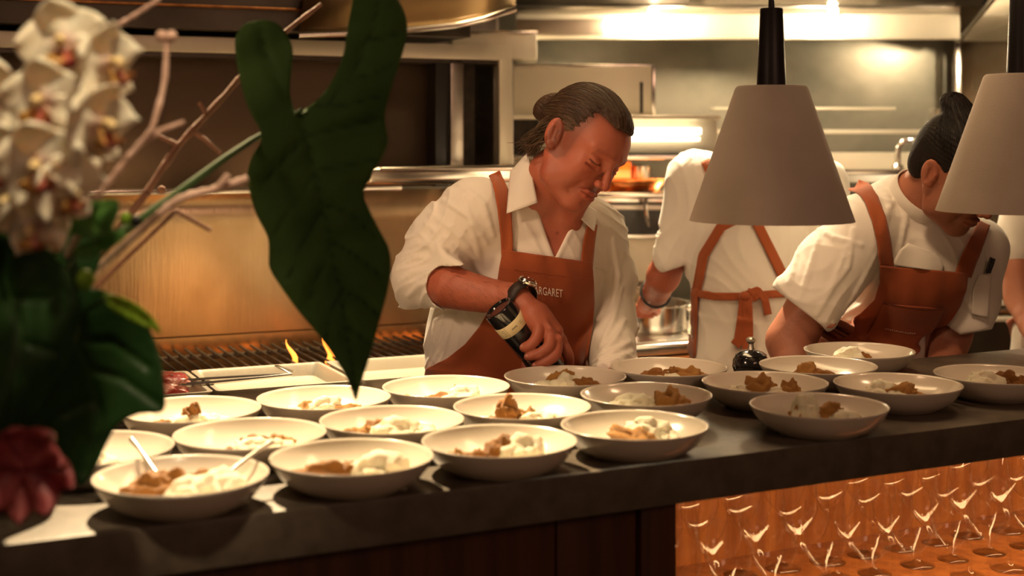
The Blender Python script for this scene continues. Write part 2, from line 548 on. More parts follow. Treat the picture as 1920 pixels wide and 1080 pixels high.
for (x0, x1, y0, y1) in [(1155, 1160, 404, 422), (1163, 1171, 404, 408), (1163, 1171, 411, 415), (1163, 1166, 404, 422), (1168, 1171, 404, 422), (1163, 1171, 418, 422), (1155, 1176, 426, 431)]:
    G().box(*boxpx(x0, x1, y0, y1, 4.535, .004, 0)).make('sticker_mark', M['white_sticker'], wt, local=False)
G().tube([Vector(P(1165, 452, 4.52)), Vector(P(1178, 490, 4.50)), Vector(P(1190, 528, 4.48))], .009, 8).make('black_cable', M['rubber'], wt, local=False)

# hot dish between the two: copper pan of orange glaze on a bright tray
c = P(1180, 366, 4.70)
o = thing('baking_tray', 'bright steel tray on the warming cabinet under the orange pan', 'tray', (c[0], c[1], c[2] - .004))
G().box((-.20, -.17, .0), (.16, .10, .022), .008, seg=3).make('tray_body', M['steel_bright'], o)
o = thing('copper_pan', 'wide copper pan of glowing orange glaze under the salamander', 'pan', (c[0] - .02, c[1] - .03, c[2] + .022))
G().lathe([(0, 0), (.12, 0), (.145, .028), (.149, .028), (.149, .033), (.14, .031), (.118, .006), (0, .006)], 40).make('pan_body', M['copper'], o)
G().lathe([(0, .024), (.10, .024), (.137, .022), (.137, .018), (0, .018)], 36).make('glaze', M['sauce'], o)
o = thing('terracotta_tub', 'orange tub standing behind the copper pan', 'tub', (c[0] + .00, c[1] + .17, c[2] + .02))
G().box((-.10, -.02, 0), (.02, .05, .09), .01).make('tub_body', M['plastic_red'], o)
o = thing('steel_canister', 'small pale steel canister right of the orange tub', 'canister', (c[0] + .06, c[1] + .18, c[2] + .02))
G().lathe([(0, 0), (.035, 0), (.036, .075), (.03, .08), (0, .08)], 24).make('canister_body', M['steel_bright'], o)

# back wall rails, shelf and tap on the right
o = thing('wall_shelf', 'long bright steel shelf under two rails on the back wall, right of the lamp', 'shelf', tuple(P(1650, 325, 4.75)))
G().box(*boxpx(1340, 1788, 318, 328, 4.62, .55, .003)).make('shelf_top', M['steel_bright'], o, local=False)
G().box(*boxpx(1340, 1788, 328, 342, 4.62, .03, .003)).make('shelf_lip', M['white_tile'], o, local=False)
G().box(*boxpx(1340, 1788, 286, 320, 4.98, .1, .003)).make('upstand', M['steel_pale'], o, local=False)
G().box(*boxpx(1340, 1740, 243, 251, 4.98, .12, .002)).make('rail', M['steel_pale'], o, local=False)
G().box(*boxpx(1340, 1680, 201, 206, 5.02, .12, .002)).make('rail', M['steel_pale'], o, local=False)
G().box(*boxpx(1360, 1372, 328, 560, 4.75, .03, .002)).make('bracket', M['steel'], o, local=False)
G().box(*boxpx(1770, 1782, 328, 560, 4.95, .03, .002)).make('bracket', M['steel'], o, local=False)
c = P(1683, 318, 4.70)
o = thing('kitchen_tap', 'swan neck steel tap on the shelf behind the leaning chef', 'tap', tuple(c))
g = G().tube([(0, 0, 0), (0, 0, .05), (.004, 0, .078), (.022, 0, .098), (.05, 0, .100), (.11, 0, .085)], .010, 12)
g.make('spout', M['steel_bright'], o)
G().lathe([(0, 0), (.02, 0), (.02, .012), (.012, .02), (0, .02)], 20).make('tap_base', M['steel_bright'], o)
c = P(1752, 318, 4.72)
o = thing('glass_jar', 'clear glass bottle standing right of the swan neck tap', 'bottle', tuple(c))
glassm = mat('clear_glass', (1, .98, .95), .02, 0, trans=1.0, ior=1.45)
G().lathe([(0, 0), (.028, 0), (.030, .01), (.030, .12), (.022, .16), (.016, .175), (.016, .205), (.019, .207), (.013, .207), (.013, .175), (.026, .12), (.026, .01), (0, .008)], 28).make('bottle_glass', glassm, o)

# hood over the right cook line
hd = thing('range_hood', 'large pale steel range hood with ribbed filters and bright lights at the top', 'hood', tuple(P(1400, 72, 4.95)))
G().box(*boxpx(968, 1800, 26, 73, 4.93, .05, .003)).make('rear_trough', M['steel_pale'], hd, local=False)
G().box(*boxpx(968, 1130, 36, 66, 4.925, .005, .001)).make('trough_patch', M['steel_smoked'], hd, local=False)
a0, a1 = P(968, 26, 4.93), P(1800, 26, 4.93)
b0, b1 = P(968, 12, 4.86), P(1800, 12, 4.86)
G().grid([[Vector(a0), Vector(a1)], [Vector(b0), Vector(b1)]]).make('lower_channel', M['steel'], hd, local=False, solid=.003)
# ribbed baffle filters: sloping up and forward
g = G()
n = 150
c0, c1 = P(1290, 9, 4.84), P(1838, 9, 4.84)
for i in range(n):
    x = c0[0] + (c1[0] - c0[0]) * (i + .5) / n
    g.box((x - .0022, c0[1] - .50, c0[2]), (x + .0022, c0[1], c0[2] + .012), M=Matrix.Translation((0, c0[1], c0[2])) @ Matrix.Rotation(-.40, 4, 'X') @ Matrix.Translation((0, -c0[1], -c0[2])))
fl = g.make('baffle_filter', M['steel_bright'], hd, local=False)
G().grid([[Vector(P(968, 9, 4.86)), Vector(P(1850, 9, 4.86))], [Vector(P(968, 9, 4.86)) + Vector((0, -.50, .235)), Vector(P(1850, 9, 4.86)) + Vector((0, -.50, .235))]]).make('filter_back', M['steel_dark'], hd, local=False, solid=.003)
bulb = mat('hood_bulb', (1, .9, .7), emit=(1.0, .86, .58), estr=30)
for px in (1225, 1562):
    c = P(px, 21, 4.86)
    G().bm(lambda b: bmesh.ops.create_uvsphere(b, u_segments=16, v_segments=10, radius=.017), Matrix.Translation(c)).make('bulb', bulb, hd, local=False)
G().box((a0[0], 4.15, 2.10), (a1[0] + .1, 4.25, 2.60), .004).make('front_panel', M['steel_h'], hd, local=False)
G().box((a0[0], 4.15, 2.60), (a1[0] + .1, 5.0, 2.75)).make('duct', M['steel_dark'], hd, local=False)
G().tube([Vector(P(1797, 76, 5.30)), Vector(P(1830, 36, 5.0)), Vector(P(1866, -8, 4.7))], .012, 10).make('edge_bar', M['steel_bright'], hd, local=False)
G().grid([[Vector(P(1800, 76, 5.3)), Vector(P(2100, 76, 4.9))], [Vector(P(1875, -8, 4.7)), Vector(P(2200, -60, 4.5))]]).make('side_sheet', M['steel_pale'], hd, local=False, solid=.004)

# bright end of the cook line at the far right
c = P(1872, 655, 4.28)
o = thing('steel_tray_stack', 'stack of shallow bright trays right of the leaning chef', 'trays', (c[0], c[1], .88))
for i in range(4):
    G().box((-.16, -.12, .0 + i * .024), (.16, .12, .018 + i * .024), .004).make('tray', M['steel_bright'] if i % 2 else M['white_tile'], o)
G().box((-.15, -.11, -.88), (.15, .11, .0)).make('stand', M['steel_dark'], o)
o = thing('prep_fridge', 'white lit cabinet front at the far right behind the tray stack', 'cabinet', tuple(P(1900, 640, 4.7)))
G().box(*boxpx(1830, 2060, 455, 900, 4.62, .35, .006)).make('cabinet_body', M['white_tile'], o, local=False)
G().box(*boxpx(1826, 2064, 445, 456, 4.60, .38, .003)).make('top_plate', M['steel_bright'], o, local=False)
lamp('end_light', 'SPOT', (1.50, 4.15, 2.0), (1.62, 4.5, .95), 60, (1.0, .84, .60), spot_size=PW(75), spot_blend=.6, shadow_soft_size=.05)

# pots on the range
c = P(1186, 600, 4.18)
o = thing('stock_pot', 'tall dark pot at the back of the range behind the saucepan', 'pot', (c[0], c[1], .88))
G().lathe([(0, 0), (.078, 0), (.083, .006), (.083, .105), (.087, .108), (.087, .112), (.079, .112), (.079, .01), (0, .01)], 40).make('pot_body', M['steel_smoked'], o)
c = P(1207, 640, 4.0)
o = thing('saucepan', 'wide low steel saucepan on the range between the two chefs', 'pan', (c[0], c[1], .88))
G().lathe([(0, 0), (.120, 0), (.128, .008), (.130, .074), (.136, .078), (.136, .081), (.125, .079), (.124, .012), (0, .010)], 48).make('pan_body', M['steel_bright'], o)
g = G().tube([(.125, -.03, .060), (.150, -.032, .064), (.160, -.02, .066), (.160, .02, .066), (.150, .032, .064), (.125, .03, .060)], .006, 8)
g.make('handle', M['steel_bright'], o)

# ---------------------------------------------------------------- trays, steak and tongs on the grill bench
def gn_tray(s0, s1, name, label, y0=.0, y1=.285, z=.868, h=.032, m='steel_pale'):
    o = thing(name, label, 'tray', tuple(GM @ Vector(((s0 + s1) / 2, (y0 + y1) / 2, z))), math.atan(.45), 'steel trays on the grill bench')
    a, b = (s1 - s0) / 2, (y1 - y0) / 2
    def ring(ins, zz, r):
        pts = []
        for cx, cy, a0 in ((a - ins - r, b - ins - r, 0), (-(a - ins - r), b - ins - r, 90), (-(a - ins - r), -(b - ins - r), 180), (a - ins - r, -(b - ins - r), 270)):
            for k in range(5):
                t = math.radians(a0 + k * 22.5)
                pts.append((cx + r * math.cos(t), cy + r * math.sin(t), zz))
        return pts
    rows = [ring(0, h - .004, .014), ring(-.001, h, .014), ring(.008, h, .014), ring(.011, h - .004, .014), ring(.018, .004, .02), ring(.026, .002, .02)]
    g = G().grid(rows, closed=True)
    n = len(g.v)
    g.f.append(tuple(range(n - 20, n)))
    g.make('tray_pan', M[m], o, solid=.0015)
    return o


gn_tray(-.84, -.478, 'steel_tray', 'steel tray holding the raw steak, left end of the tray row')
gn_tray(-.468, -.165, 'steel_tray', 'empty bright steel tray with tongs lying across it, middle of the row')
gn_tray(-.15, .14, 'steel_tray', 'steel tray right of the big leaf tip, beside the chef')


def blob(name, loc, r, m, seed, parent=None, amp=.25, fq=2.2, sub=4, rot=(0, 0, 0)):
    g = G()
    def fn(b):
        bmesh.ops.create_icosphere(b, subdivisions=sub, radius=1.0)
        for v in b.verts:
            n = noise.fractal(v.co * fq + Vector((seed * 3.1, seed * 1.7, seed)), 1.0, 2.0, 4)
            v.co *= 1 + amp * n
            v.co = Vector((v.co.x * r[0], v.co.y * r[1], v.co.z * r[2]))
    g.bm(fn)
    o = g.make(name, m, parent)
    o.location = loc
    o.rotation_euler = rot
    return o


meat = mat('raw_beef', (.50, .05, .04), .28, 0, (.72, .32, .26), 22, (1, 1, 2.5), .35, 90, coat=.5, contrast=(.45, .62))
p = GM @ Vector((-.585, .11, .899))
o = blob('raw_steak', p, (.082, .06, .030), meat, 3, amp=.3, rot=(0, 0, .5))
tag(o, 'marbled raw red steak sprinkled with salt in the left steel tray', 'steak')
for i in range(1):
    salt = G()
    rr = random.Random(9)
    for k in range(160):
        t, q = rr.uniform(0, 2 * PI), rr.uniform(0, 1) ** .5 * .85
        x, y = math.cos(t) * q, math.sin(t) * q
        zz = math.sqrt(max(0, 1 - q * q)) * 1.06
        salt.bm(lambda b: bmesh.ops.create_cube(b, size=.0018), Matrix.Translation((x * .08, y * .058, zz * .031 + .001)))
    s_ = salt.make('salt_grains', M['white_tile'], o, smooth=False)
    s_['kind'] = 'stuff'
tg = thing('steel_tongs', 'steel kitchen tongs lying across the middle tray', 'tongs', tuple(GM @ Vector((-.40, .10, .905))), math.atan(.45) - .05)
for s in (-1, 1):
    g = G().tube([(-.13, .022 * s, -.002), (-.06, .024 * s, .0), (.04, .014 * s, .002), (.115, .004 * s, .003)], [.006, .0045, .004, .004], 8)
    g.bm(lambda b: bmesh.ops.create_uvsphere(b, u_segments=12, v_segments=8, radius=.016), Matrix.Translation((-.14, .022 * s, -.002)) @ Matrix.Diagonal((1.2, .5, .5, 1)))
    g.make('arm', M['steel_bright'], tg)
G().tube([(.115, 0, .003), (.10, .02, .012), (.085, .026, .02), (.09, .01, .022), (.12, .0, .010)], .0022, 8).make('locking_ring', M['steel'], tg)
# ================================================================ pendants
def pendant(px, py_rim, Y, s, label):
    c = P(px, py_rim, Y)
    o = thing('pendant_lamp', label, 'lamp', tuple(c), 0, 'conical pendant lamps over the counter')
    R0, R1, hh = .1475 * s, .0650 * s, .243 * s
    prof = [(R0 - .004, .0), (R0, .0), (R1, hh - .004), (R1 - .004, hh), (.0, hh), (.0, hh - .004), (R1 - .006, hh - .005), (R0 - .0045, .001)]
    G().lathe(prof[:5], 64).make('lamp_shade', M['shade'], o, angle=.5)
    G().lathe([(R0 - .004, .0), (R1 - .006, hh - .006), (0, hh - .006)], 64).make('shade_lining', M['shade_in'], o)
    G().lathe([(0, hh), (.0265 * s, hh), (.0262 * s, hh + .004), (.0205 * s, hh + .138 * s), (.0195 * s, hh + .140 * s), (.006, hh + .140 * s), (.005, hh + .160 * s), (0, hh + .16 * s)], 40).make('lamp_neck', M['brass_cap'], o)
    top = 2.75 - c[2]
    G().tube([(0, 0, hh + .15 * s), (0, 0, top)], .0025, 8).make('cord', M['rubber'], o)
    G().lathe([(0, top - .02), (.045, top - .02), (.05, top - .001), (0, top - .001)], 28).make('ceiling_rose', M['brass_cap'], o)
    bl = mat('pendant_bulb', (1, .8, .5), emit=(1.0, .62, .30), estr=2)
    G().bm(lambda b: bmesh.ops.create_uvsphere(b, u_segments=16, v_segments=12, radius=.028), Matrix.Translation((0, 0, hh - .07))).make('bulb', bl, o)
    l = lamp('pendant_light', 'SPOT', (c[0], c[1], c[2] + hh - .11), (c[0], c[1], 0), 1.2, (1.0, .60, .34), spot_size=PW(100), spot_blend=.5, shadow_soft_size=.03)
    return o


pendant(1446.5, 414, 2.50, 1.0, 'grey conical pendant lamp on a black neck, the one fully in view')
pendant(1916, 396, 2.62, 1.065, 'grey conical pendant lamp at the right edge, hanging in front of the leaning chef’s face')

# ================================================================ bowls with food
BOWLS = [
    (342, 897, 'front left bowl', 'first of the near row, two spoons leaning in it'),
    (640, 856, 'second near bowl', 'between the front left bowl and the middle near bowl'),
    (915, 827, 'middle near bowl', 'three brown pieces and cream, a light patch before it'),
    (1168, 797, 'fourth near bowl', 'largest bowl right of the middle near bowl'),
    (1526, 760, 'lone shadowed bowl', 'right end of the near row, close to the edge'),
    (470, 812, 'bowl behind the front gap', 'lying behind the two front left bowls'),
    (737, 790, 'bowl right of the leaf tip', 'behind the second and middle near bowls'),
    (981, 764, 'central bowl', 'tall pale brown piece, in front of the grinder bowl'),
    (1200, 740, 'bowl behind the fourth near bowl', 'cream left, crisp piece right'),
    (1412, 718, 'bowl before the cocotte', 'shaded, just in front of the small black pot'),
    (1672, 720, 'bowl behind the lone bowl', 'shaded, close behind it to the right'),
    (1548, 688, 'bowl before the rearmost bowl', 'right of the small black pot'),
    (1592, 658, 'rearmost bowl', 'in front of the leaning chef'),
    (1258, 690, 'bowl left of the cocotte', 'back row, below the saucepan'),
    (1065, 708, 'grinder bowl', 'under the hand with the grinder'),
    (850, 731, 'apron hem bowl', 'back row, before the seasoning man’s apron hem'),
    (618, 753, 'leaf tip bowl', 'the big green leaf’s tip hangs over it'),
    (378, 778, 'bowl beside the dark leaf', 'back row left, below the raw steak tray'),
    (203, 838, 'brightest left bowl', 'mostly hidden behind the dark leaf'),
    (118, 796, 'leaf hidden bowl', 'only its right rim shows past the dark leaf'),
    (1868, 705, 'right edge bowl', 'dim, cut near the right edge of the picture'),
]
pts = []
for px, py, _, _2 in BOWLS:
    Y = .44 * F / (py - HY)
    pts.append([(px - 960) / F * Y, Y])
pts = np.array(pts)
orig = pts.copy()
BD = .2255
wgt = np.ones(len(pts))
wgt[18], wgt[19], wgt[20] = .2, .05, .5
_n = np.array([-math.sin(math.atan(.5)), math.cos(math.atan(.5))])
for it in range(600):
    if it < 450:
        pts += .03 * (orig - pts) * wgt[:, None]
    for i in range(len(pts)):
        for j in range(i):
            d = pts[i] - pts[j]
            l = np.hypot(*d)
            if l < BD:
                c_ = d / l * (BD - l)
                wi, wj = 1 / wgt[i], 1 / wgt[j]
                pts[i] += c_ * wi / (wi + wj)
                pts[j] -= c_ * wj / (wi + wj)
    t_ = (pts - np.array([0, 1.94])) @ _n
    pts += (np.clip(t_, .068, .505) - t_)[:, None] * _n

proto = None
prof_o = [(0, .003), (.064, .003), (.066, 0), (.072, 0), (.076, .004), (.088, .010), (.100, .021), (.109, .034), (.1150, .046), (.1170, .0505), (.1165, .0518), (.1145, .0515)]
ZS = .86
prof_i = [(.1120, .0475), (.1050, .038), (.094, .0275), (.080, .0185), (.064, .0125), (.045, .0095), (0, .0085)]
cheese = mat('whipped_cheese', (.83, .78, .56), .42, 0, (.90, .87, .72), 24, sss=.15, bump=.35, bscale=110)
crisp = mat('golden_crust', (.48, .19, .04), .45, 0, (.72, .42, .12), 36, bump=.6, bscale=150, contrast=(.4, .66))
crisp2 = mat('dark_golden_crust', (.30, .10, .02), .42, 0, (.58, .29, .07), 40, bump=.6, bscale=150, contrast=(.4, .66))
_d = [blob('cream_dollop', (0, 0, 0), (1, 1, 1), cheese, 11 + i, amp=.34, fq=1.5, sub=4) for i in range(3)]
_c = [blob('crisp_piece', (0, 0, 0), (1, 1, 1), [crisp, crisp2][i % 2], 31 + i, amp=.5, fq=1.9, sub=4) for i in range(4)]
for o in _c:
    o.data.attributes.remove(o.data.attributes['sharp_edge']) if 'sharp_edge' in o.data.attributes else None
for o in _d + _c:
    o.hide_render = False
fd = random.Random(21)
food_meshes = {'d': [o.data for o in _d], 'c': [o.data for o in _c]}
for o in _d + _c:
    bpy.data.objects.remove(o, do_unlink=True)


def food(kind, k, x, y, z, r, rz, label, cat, group):
    o = bpy.data.objects.new({'d': 'cream_dollop', 'c': 'crisp_piece'}[kind], food_meshes[kind][k])
    COL.objects.link(o)
    o.location = (x, y, z)
    o.scale = r
    o.rotation_euler = (fd.uniform(-.3, .3), fd.uniform(-.3, .3), rz)
    tag(o, label, cat, group)


# per bowl: (kind, dx right, dy away, z lift, rx, ry, rz)  in metres, dx along the picture
LAY = [
    [('c', -.045, .0, .0, .026, .018, .015), ('c', -.02, .015, .006, .022, .012, .014), ('d', .012, -.01, 0, .026, .022, .016), ('d', .05, .0, .0, .03, .025, .02), ('c', .015, .03, .004, .02, .014, .012)],
    [('c', -.04, .0, .0, .035, .016, .012), ('c', -.005, .005, .0, .016, .014, .012), ('d', .04, -.005, .0, .036, .026, .020)],
    [('c', -.06, -.01, .0, .011, .011, .010), ('c', -.028, -.008, .0, .015, .012, .011), ('c', .0, .0, .004, .018, .014, .016), ('d', .035, -.005, .0, .028, .024, .020)],
    [('c', .005, -.005, .0, .036, .018, .014), ('d', .02, .015, .004, .03, .022, .018), ('d', .052, .0, .0, .02, .018, .012), ('c', -.055, -.01, 0, .007, .007, .006)],
    [('d', -.02, .0, .002, .022, .02, .024), ('c', -.035, -.01, .0, .012, .01, .016), ('c', .01, .0, .006, .024, .012, .014), ('d', .035, -.005, .0, .024, .018, .013), ('c', .055, .0, .0, .012, .01, .009)],
    [('d', .01, -.01, .0, .03, .024, .014), ('c', .01, .01, .006, .022, .012, .010), ('c', .035, .01, .006, .022, .014, .011), ('d', .038, -.01, .0, .024, .02, .013), ('c', -.03, .0, 0, .008, .008, .007)],
    [('c', -.05, .0, .0, .026, .014, .010), ('c', -.02, .01, .004, .018, .012, .013), ('d', .01, -.01, .0, .033, .024, .018), ('d', .048, .0, .0, .024, .02, .014), ('c', .02, .018, .004, .02, .01, .012)],
    [('c', -.025, .0, .006, .016, .013, .019), ('c', -.05, .0, .0, .02, .012, .008), ('c', .01, .008, .0, .014, .01, .014), ('d', .018, -.008, .0, .018, .015, .013), ('d', .048, .0, .0, .018, .016, .010)],
    [('d', -.03, .0, .0, .030, .022, .016), ('d', .0, .004, .0, .022, .02, .014), ('c', .042, .0, .004, .022, .015, .019), ('c', .055, .004, .0, .017, .012, .012)],
    [('d', -.035, .0, .0, .028, .022, .014), ('c', -.008, .0, .006, .024, .014, .019), ('d', .02, -.004, 0, .024, .018, .012), ('c', .045, .004, .004, .014, .011, .016)],
    [('d', -.03, .005, .002, .022, .018, .018), ('d', -.01, -.008, .0, .026, .018, .011), ('c', .005, .004, .006, .026, .012, .013), ('c', .04, .0, .0, .026, .012, .008)],
    [('c', -.02, .004, .006, .020, .012, .015), ('c', .01, .0, .004, .028, .012, .009), ('d', -.035, -.004, .0, .02, .016, .009), ('d', .04, -.004, .0, .024, .014, .008)],
    [('d', -.02, .0, .002, .026, .022, .020), ('c', .005, .004, .008, .02, .012, .010), ('c', .04, .0, .0, .028, .012, .007)],
    [('c', -.03, .0, .0, .026, .014, .013), ('d', -.005, .0, .0, .03, .02, .013), ('c', .01, .006, .006, .014, .012, .013), ('c', .042, .0, .004, .026, .014, .014)],
    [('d', -.035, .0, .0, .024, .018, .012), ('d', .0, -.005, .002, .022, .02, .017), ('c', -.005, .012, .008, .02, .012, .016), ('c', .04, .005, .002, .024, .014, .013)],
    [('c', -.045, .0, .0, .026, .012, .007), ('c', -.012, .0, .0, .022, .012, .010), ('d', .03, .0, .002, .03, .02, .015), ('c', .018, .006, .008, .01, .01, .012)],
    [('d', -.05, .0, .0, .02, .016, .008), ('c', -.02, .0, .002, .02, .012, .012), ('d', .0, .0, .006, .024, .016, .014), ('c', .03, .0, .0, .028, .012, .010)],
    [('c', -.045, .0, .0, .024, .012, .008), ('d', -.008, -.005, .0, .026, .018, .012), ('c', .0, .006, .010, .013, .012, .015), ('d', .04, .0, .0, .022, .02, .012)],
    [('c', -.04, .0, .0, .03, .014, .010), ('d', .0, .0, .0, .026, .02, .014)],
    [('c', .01, -.01, .0, .024, .014, .012), ('d', -.03, .0, .0, .026, .02, .014)],
    [('d', -.02, .0, .002, .028, .02, .018), ('c', .015, .004, .004, .02, .012, .016), ('c', .05, .0, .002, .02, .012, .013), ('d', -.035, .006, .0, .02, .016, .016)],
]
for i, (px, py, lab, more) in enumerate(BOWLS):
    if proto is None:
        b = thing('serving_bowl', 'x', 'bowl', (pts[i][0], pts[i][1], .95), 0, 'plated bowls on the counter')
        G().lathe([(r_ * .962, z_ * ZS) for r_, z_ in prof_o + prof_i], 72).make('bowl_body', M['porcelain'], b, angle=3.2)
        proto = b
    else:
        b = clone(proto)
        b.location = (pts[i][0], pts[i][1], .95)
    b['label'] = 'stoneware ' + lab + ', ' + more
    order = {}
    for kk in 'dc':
        xs = sorted([q[1] for q in LAY[i] if q[0] == kk])
        nm = {1: [''], 2: ['left ', 'right '], 3: ['left ', 'middle ', 'right ']}[len(xs)] if xs else []
        for x_, n_ in zip(xs, nm):
            order[(kk, x_)] = n_
    for j, (k, dx, dy, dz, rx, ry, rz_) in enumerate(LAY[i]):
        r_ = math.hypot(dx, dy)
        zb = .0076 + max(0, r_ - .045) * .20
        food(k, fd.randrange(len(food_meshes[k])), pts[i][0] + dx, pts[i][1] + dy, .95 + zb + rz_ * .65 + dz, (rx * 1.2, ry * 1.15, rz_ * 1.5), fd.uniform(-.5, .5),
             order[(k, dx)] + {'d': 'pale cream dollop', 'c': 'golden brown crisp piece'}[k] + ' in the ' + lab,
             {'d': 'cream', 'c': 'crouton'}[k], {'d': 'cream dollops in the ', 'c': 'crisp pieces in the '}[k] + lab)
# spoons resting in the front left bowl
for (dx, ang, lab) in [(-.06, 2.3, 'left spoon handle leaning in the front left bowl'), (.04, .75, 'right spoon handle leaning in the front left bowl')]:
    o = thing('serving_spoon', lab, 'spoon', (pts[0][0], pts[0][1], .95), 0, 'spoons in the front left bowl')
    c_, s_ = math.cos(ang), math.sin(ang)
    G().tube([(c_ * .03, s_ * .03, .022), (c_ * .07, s_ * .07, .034), (c_ * .118, s_ * .118, .058), (c_ * .14, s_ * .14, .066)], [.009, .003, .003, .0045], 10).make('spoon_body', M['steel'], o)

# black cocotte
c = P(1408, 690, 2.80)
q = CM.inverted() @ Vector(c)
o = thing('black_cocotte', 'small glossy black lidded pot with a metal knob between the bowls', 'pot', (c[0], c[1], .95))
G().lathe([(0, 0), (.026, 0), (.033, .006), (.0375, .02), (.036, .034), (.030, .043), (.0, .043)], 40).make('pot_body', M['black_gloss'], o)
G().lathe([(.031, .041), (.0315, .044), (.022, .051), (.008, .055), (0, .055)], 40).make('lid', M['black_gloss'], o)
G().lathe([(0, .054), (.009, .054), (.006, .058), (.005, .066), (.0095, .071), (.0095, .076), (.006, .079), (0, .079)], 24).make('lid_knob', M['steel'], o)

# ================================================================ wine glasses
wineglass = bpy.data.materials.new('wine_glass')
wineglass.use_nodes = True
_nt = wineglass.node_tree
_nt.nodes.clear()
_o = _nt.nodes.new('ShaderNodeOutputMaterial')
_t = _nt.nodes.new('ShaderNodeBsdfTransparent')
_t.inputs[0].default_value = (.995, .99, .98, 1)
_g = _nt.nodes.new('ShaderNodeBsdfGlossy')
_g.inputs['Roughness'].default_value = .02
_lw = _nt.nodes.new('ShaderNodeLayerWeight')
_lw.inputs[0].default_value = .5
_pw = _nt.nodes.new('ShaderNodeMath')
_pw.operation = 'POWER'
_pw.inputs[1].default_value = 4.0
_nt.links.new(_lw.outputs['Facing'], _pw.inputs[0])
_f = _nt.nodes.new('ShaderNodeMath')
_f.operation = 'MULTIPLY_ADD'
_f.inputs[1].default_value = .7
_f.inputs[2].default_value = .045
_nt.links.new(_pw.outputs[0], _f.inputs[0])
_m = _nt.nodes.new('ShaderNodeMixShader')
_nt.links.new(_f.outputs[0], _m.inputs[0])
_nt.links.new(_t.outputs[0], _m.inputs[1])
_nt.links.new(_g.outputs[0], _m.inputs[2])
_nt.links.new(_m.outputs[0], _o.inputs[0])
gp = None
NTH = ['first', 'second', 'third', 'fourth', 'fifth', 'sixth', 'seventh', 'eighth', 'ninth', 'tenth', 'eleventh', 'twelfth']


def glass_label(r_, c_):
    return 'stemmed wine glass on the lit shelf, %s row, %s from the dark upright' % (['front', 'second', 'third', 'back'][r_], NTH[c_])


rg = random.Random(4)
for r_i in range(4):
    for c_i in range(12):
        s = .345 + c_i * .096 + (r_i % 2) * .048 + rg.uniform(-.008, .008)
        t = .105 + r_i * .098 + rg.uniform(-.006, .006)
        p = CP(s, t, .61)
        if gp is None:
            gp = thing('wine_glass', glass_label(0, 0), 'glass', tuple(p), 0, 'wine glasses on the lit shelf')
            R = .0385
            prof = [(0, .0), (.032, .0), (.033, .0015), (.012, .006), (.0042, .014), (.0036, .03), (.0036, .085), (.006, .096), (.016, .106), (.030, .122), (R, .146), (.0380, .165), (.0345, .19), (.0305, .215)]
            G().lathe(prof, 36).make('glass_body', wineglass, gp, angle=3.2)
        else:
            o = clone(gp)
            o.location = p
            o['label'] = glass_label(r_i, c_i)
            sc = rg.choice([1.0, 1.0, 1.08, .93]) if r_i else 1.0
            o.scale = (sc, sc, sc)
# ================================================================ implicit surfaces -> one continuous mesh
BIG = np.float32(9.0)


def smin(a, b, k):
    if k <= 0:
        return np.minimum(a, b)
    h = np.maximum(k - np.abs(a - b), 0) / k
    return np.minimum(a, b) - h * h * k * .25


def smax(a, b, k):
    return -smin(-a, -b, k)


def V(*a):
    return np.array(a, dtype=np.float32)


def d_cap(p, a, b, r1, r2):
    a = np.asarray(a, np.float32)
    ab = np.asarray(b, np.float32) - a
    pa = p - a
    h = np.clip((pa @ ab) / max(1e-9, float(ab @ ab)), 0, 1)
    return np.sqrt(((pa - h[:, None] * ab) ** 2).sum(1)) - (r1 + (r2 - r1) * h)


def d_ell(p, c, r, R=None):
    q = p - np.asarray(c, np.float32)
    if R is not None:
        q = q @ R
    r = np.asarray(r, np.float32)
    k0 = np.sqrt(((q / r) ** 2).sum(1))
    k1 = np.sqrt(((q / (r * r)) ** 2).sum(1)) + 1e-6
    return k0 * (k0 - 1) / k1


def d_poly(px, py, poly):
    """signed distance to a closed polygon, negative inside"""
    poly = np.asarray(poly, np.float32)
    d = np.full(px.shape, 1e9, np.float32)
    s = np.ones(px.shape, np.float32)
    n = len(poly)
    for i in range(n):
        a, b = poly[i], poly[(i + 1) % n]
        ex, ey = b - a
        wx, wy = px - a[0], py - a[1]
        h = np.clip((wx * ex + wy * ey) / (ex * ex + ey * ey + 1e-9), 0, 1)
        d = np.minimum(d, (wx - ex * h) ** 2 + (wy - ey * h) ** 2)
        c1, c2, c3 = py >= a[1], py < b[1], ex * wy > ey * wx
        flip = (c1 & c2 & c3) | (~c1 & ~c2 & ~c3)
        s = np.where(flip, -s, s)
    return np.sqrt(d) * s


def in_view(p):
    """photograph column and row of world points"""
    return 960 + F * p[:, 0] / p[:, 1], HY + F * (H - p[:, 2]) / p[:, 1]


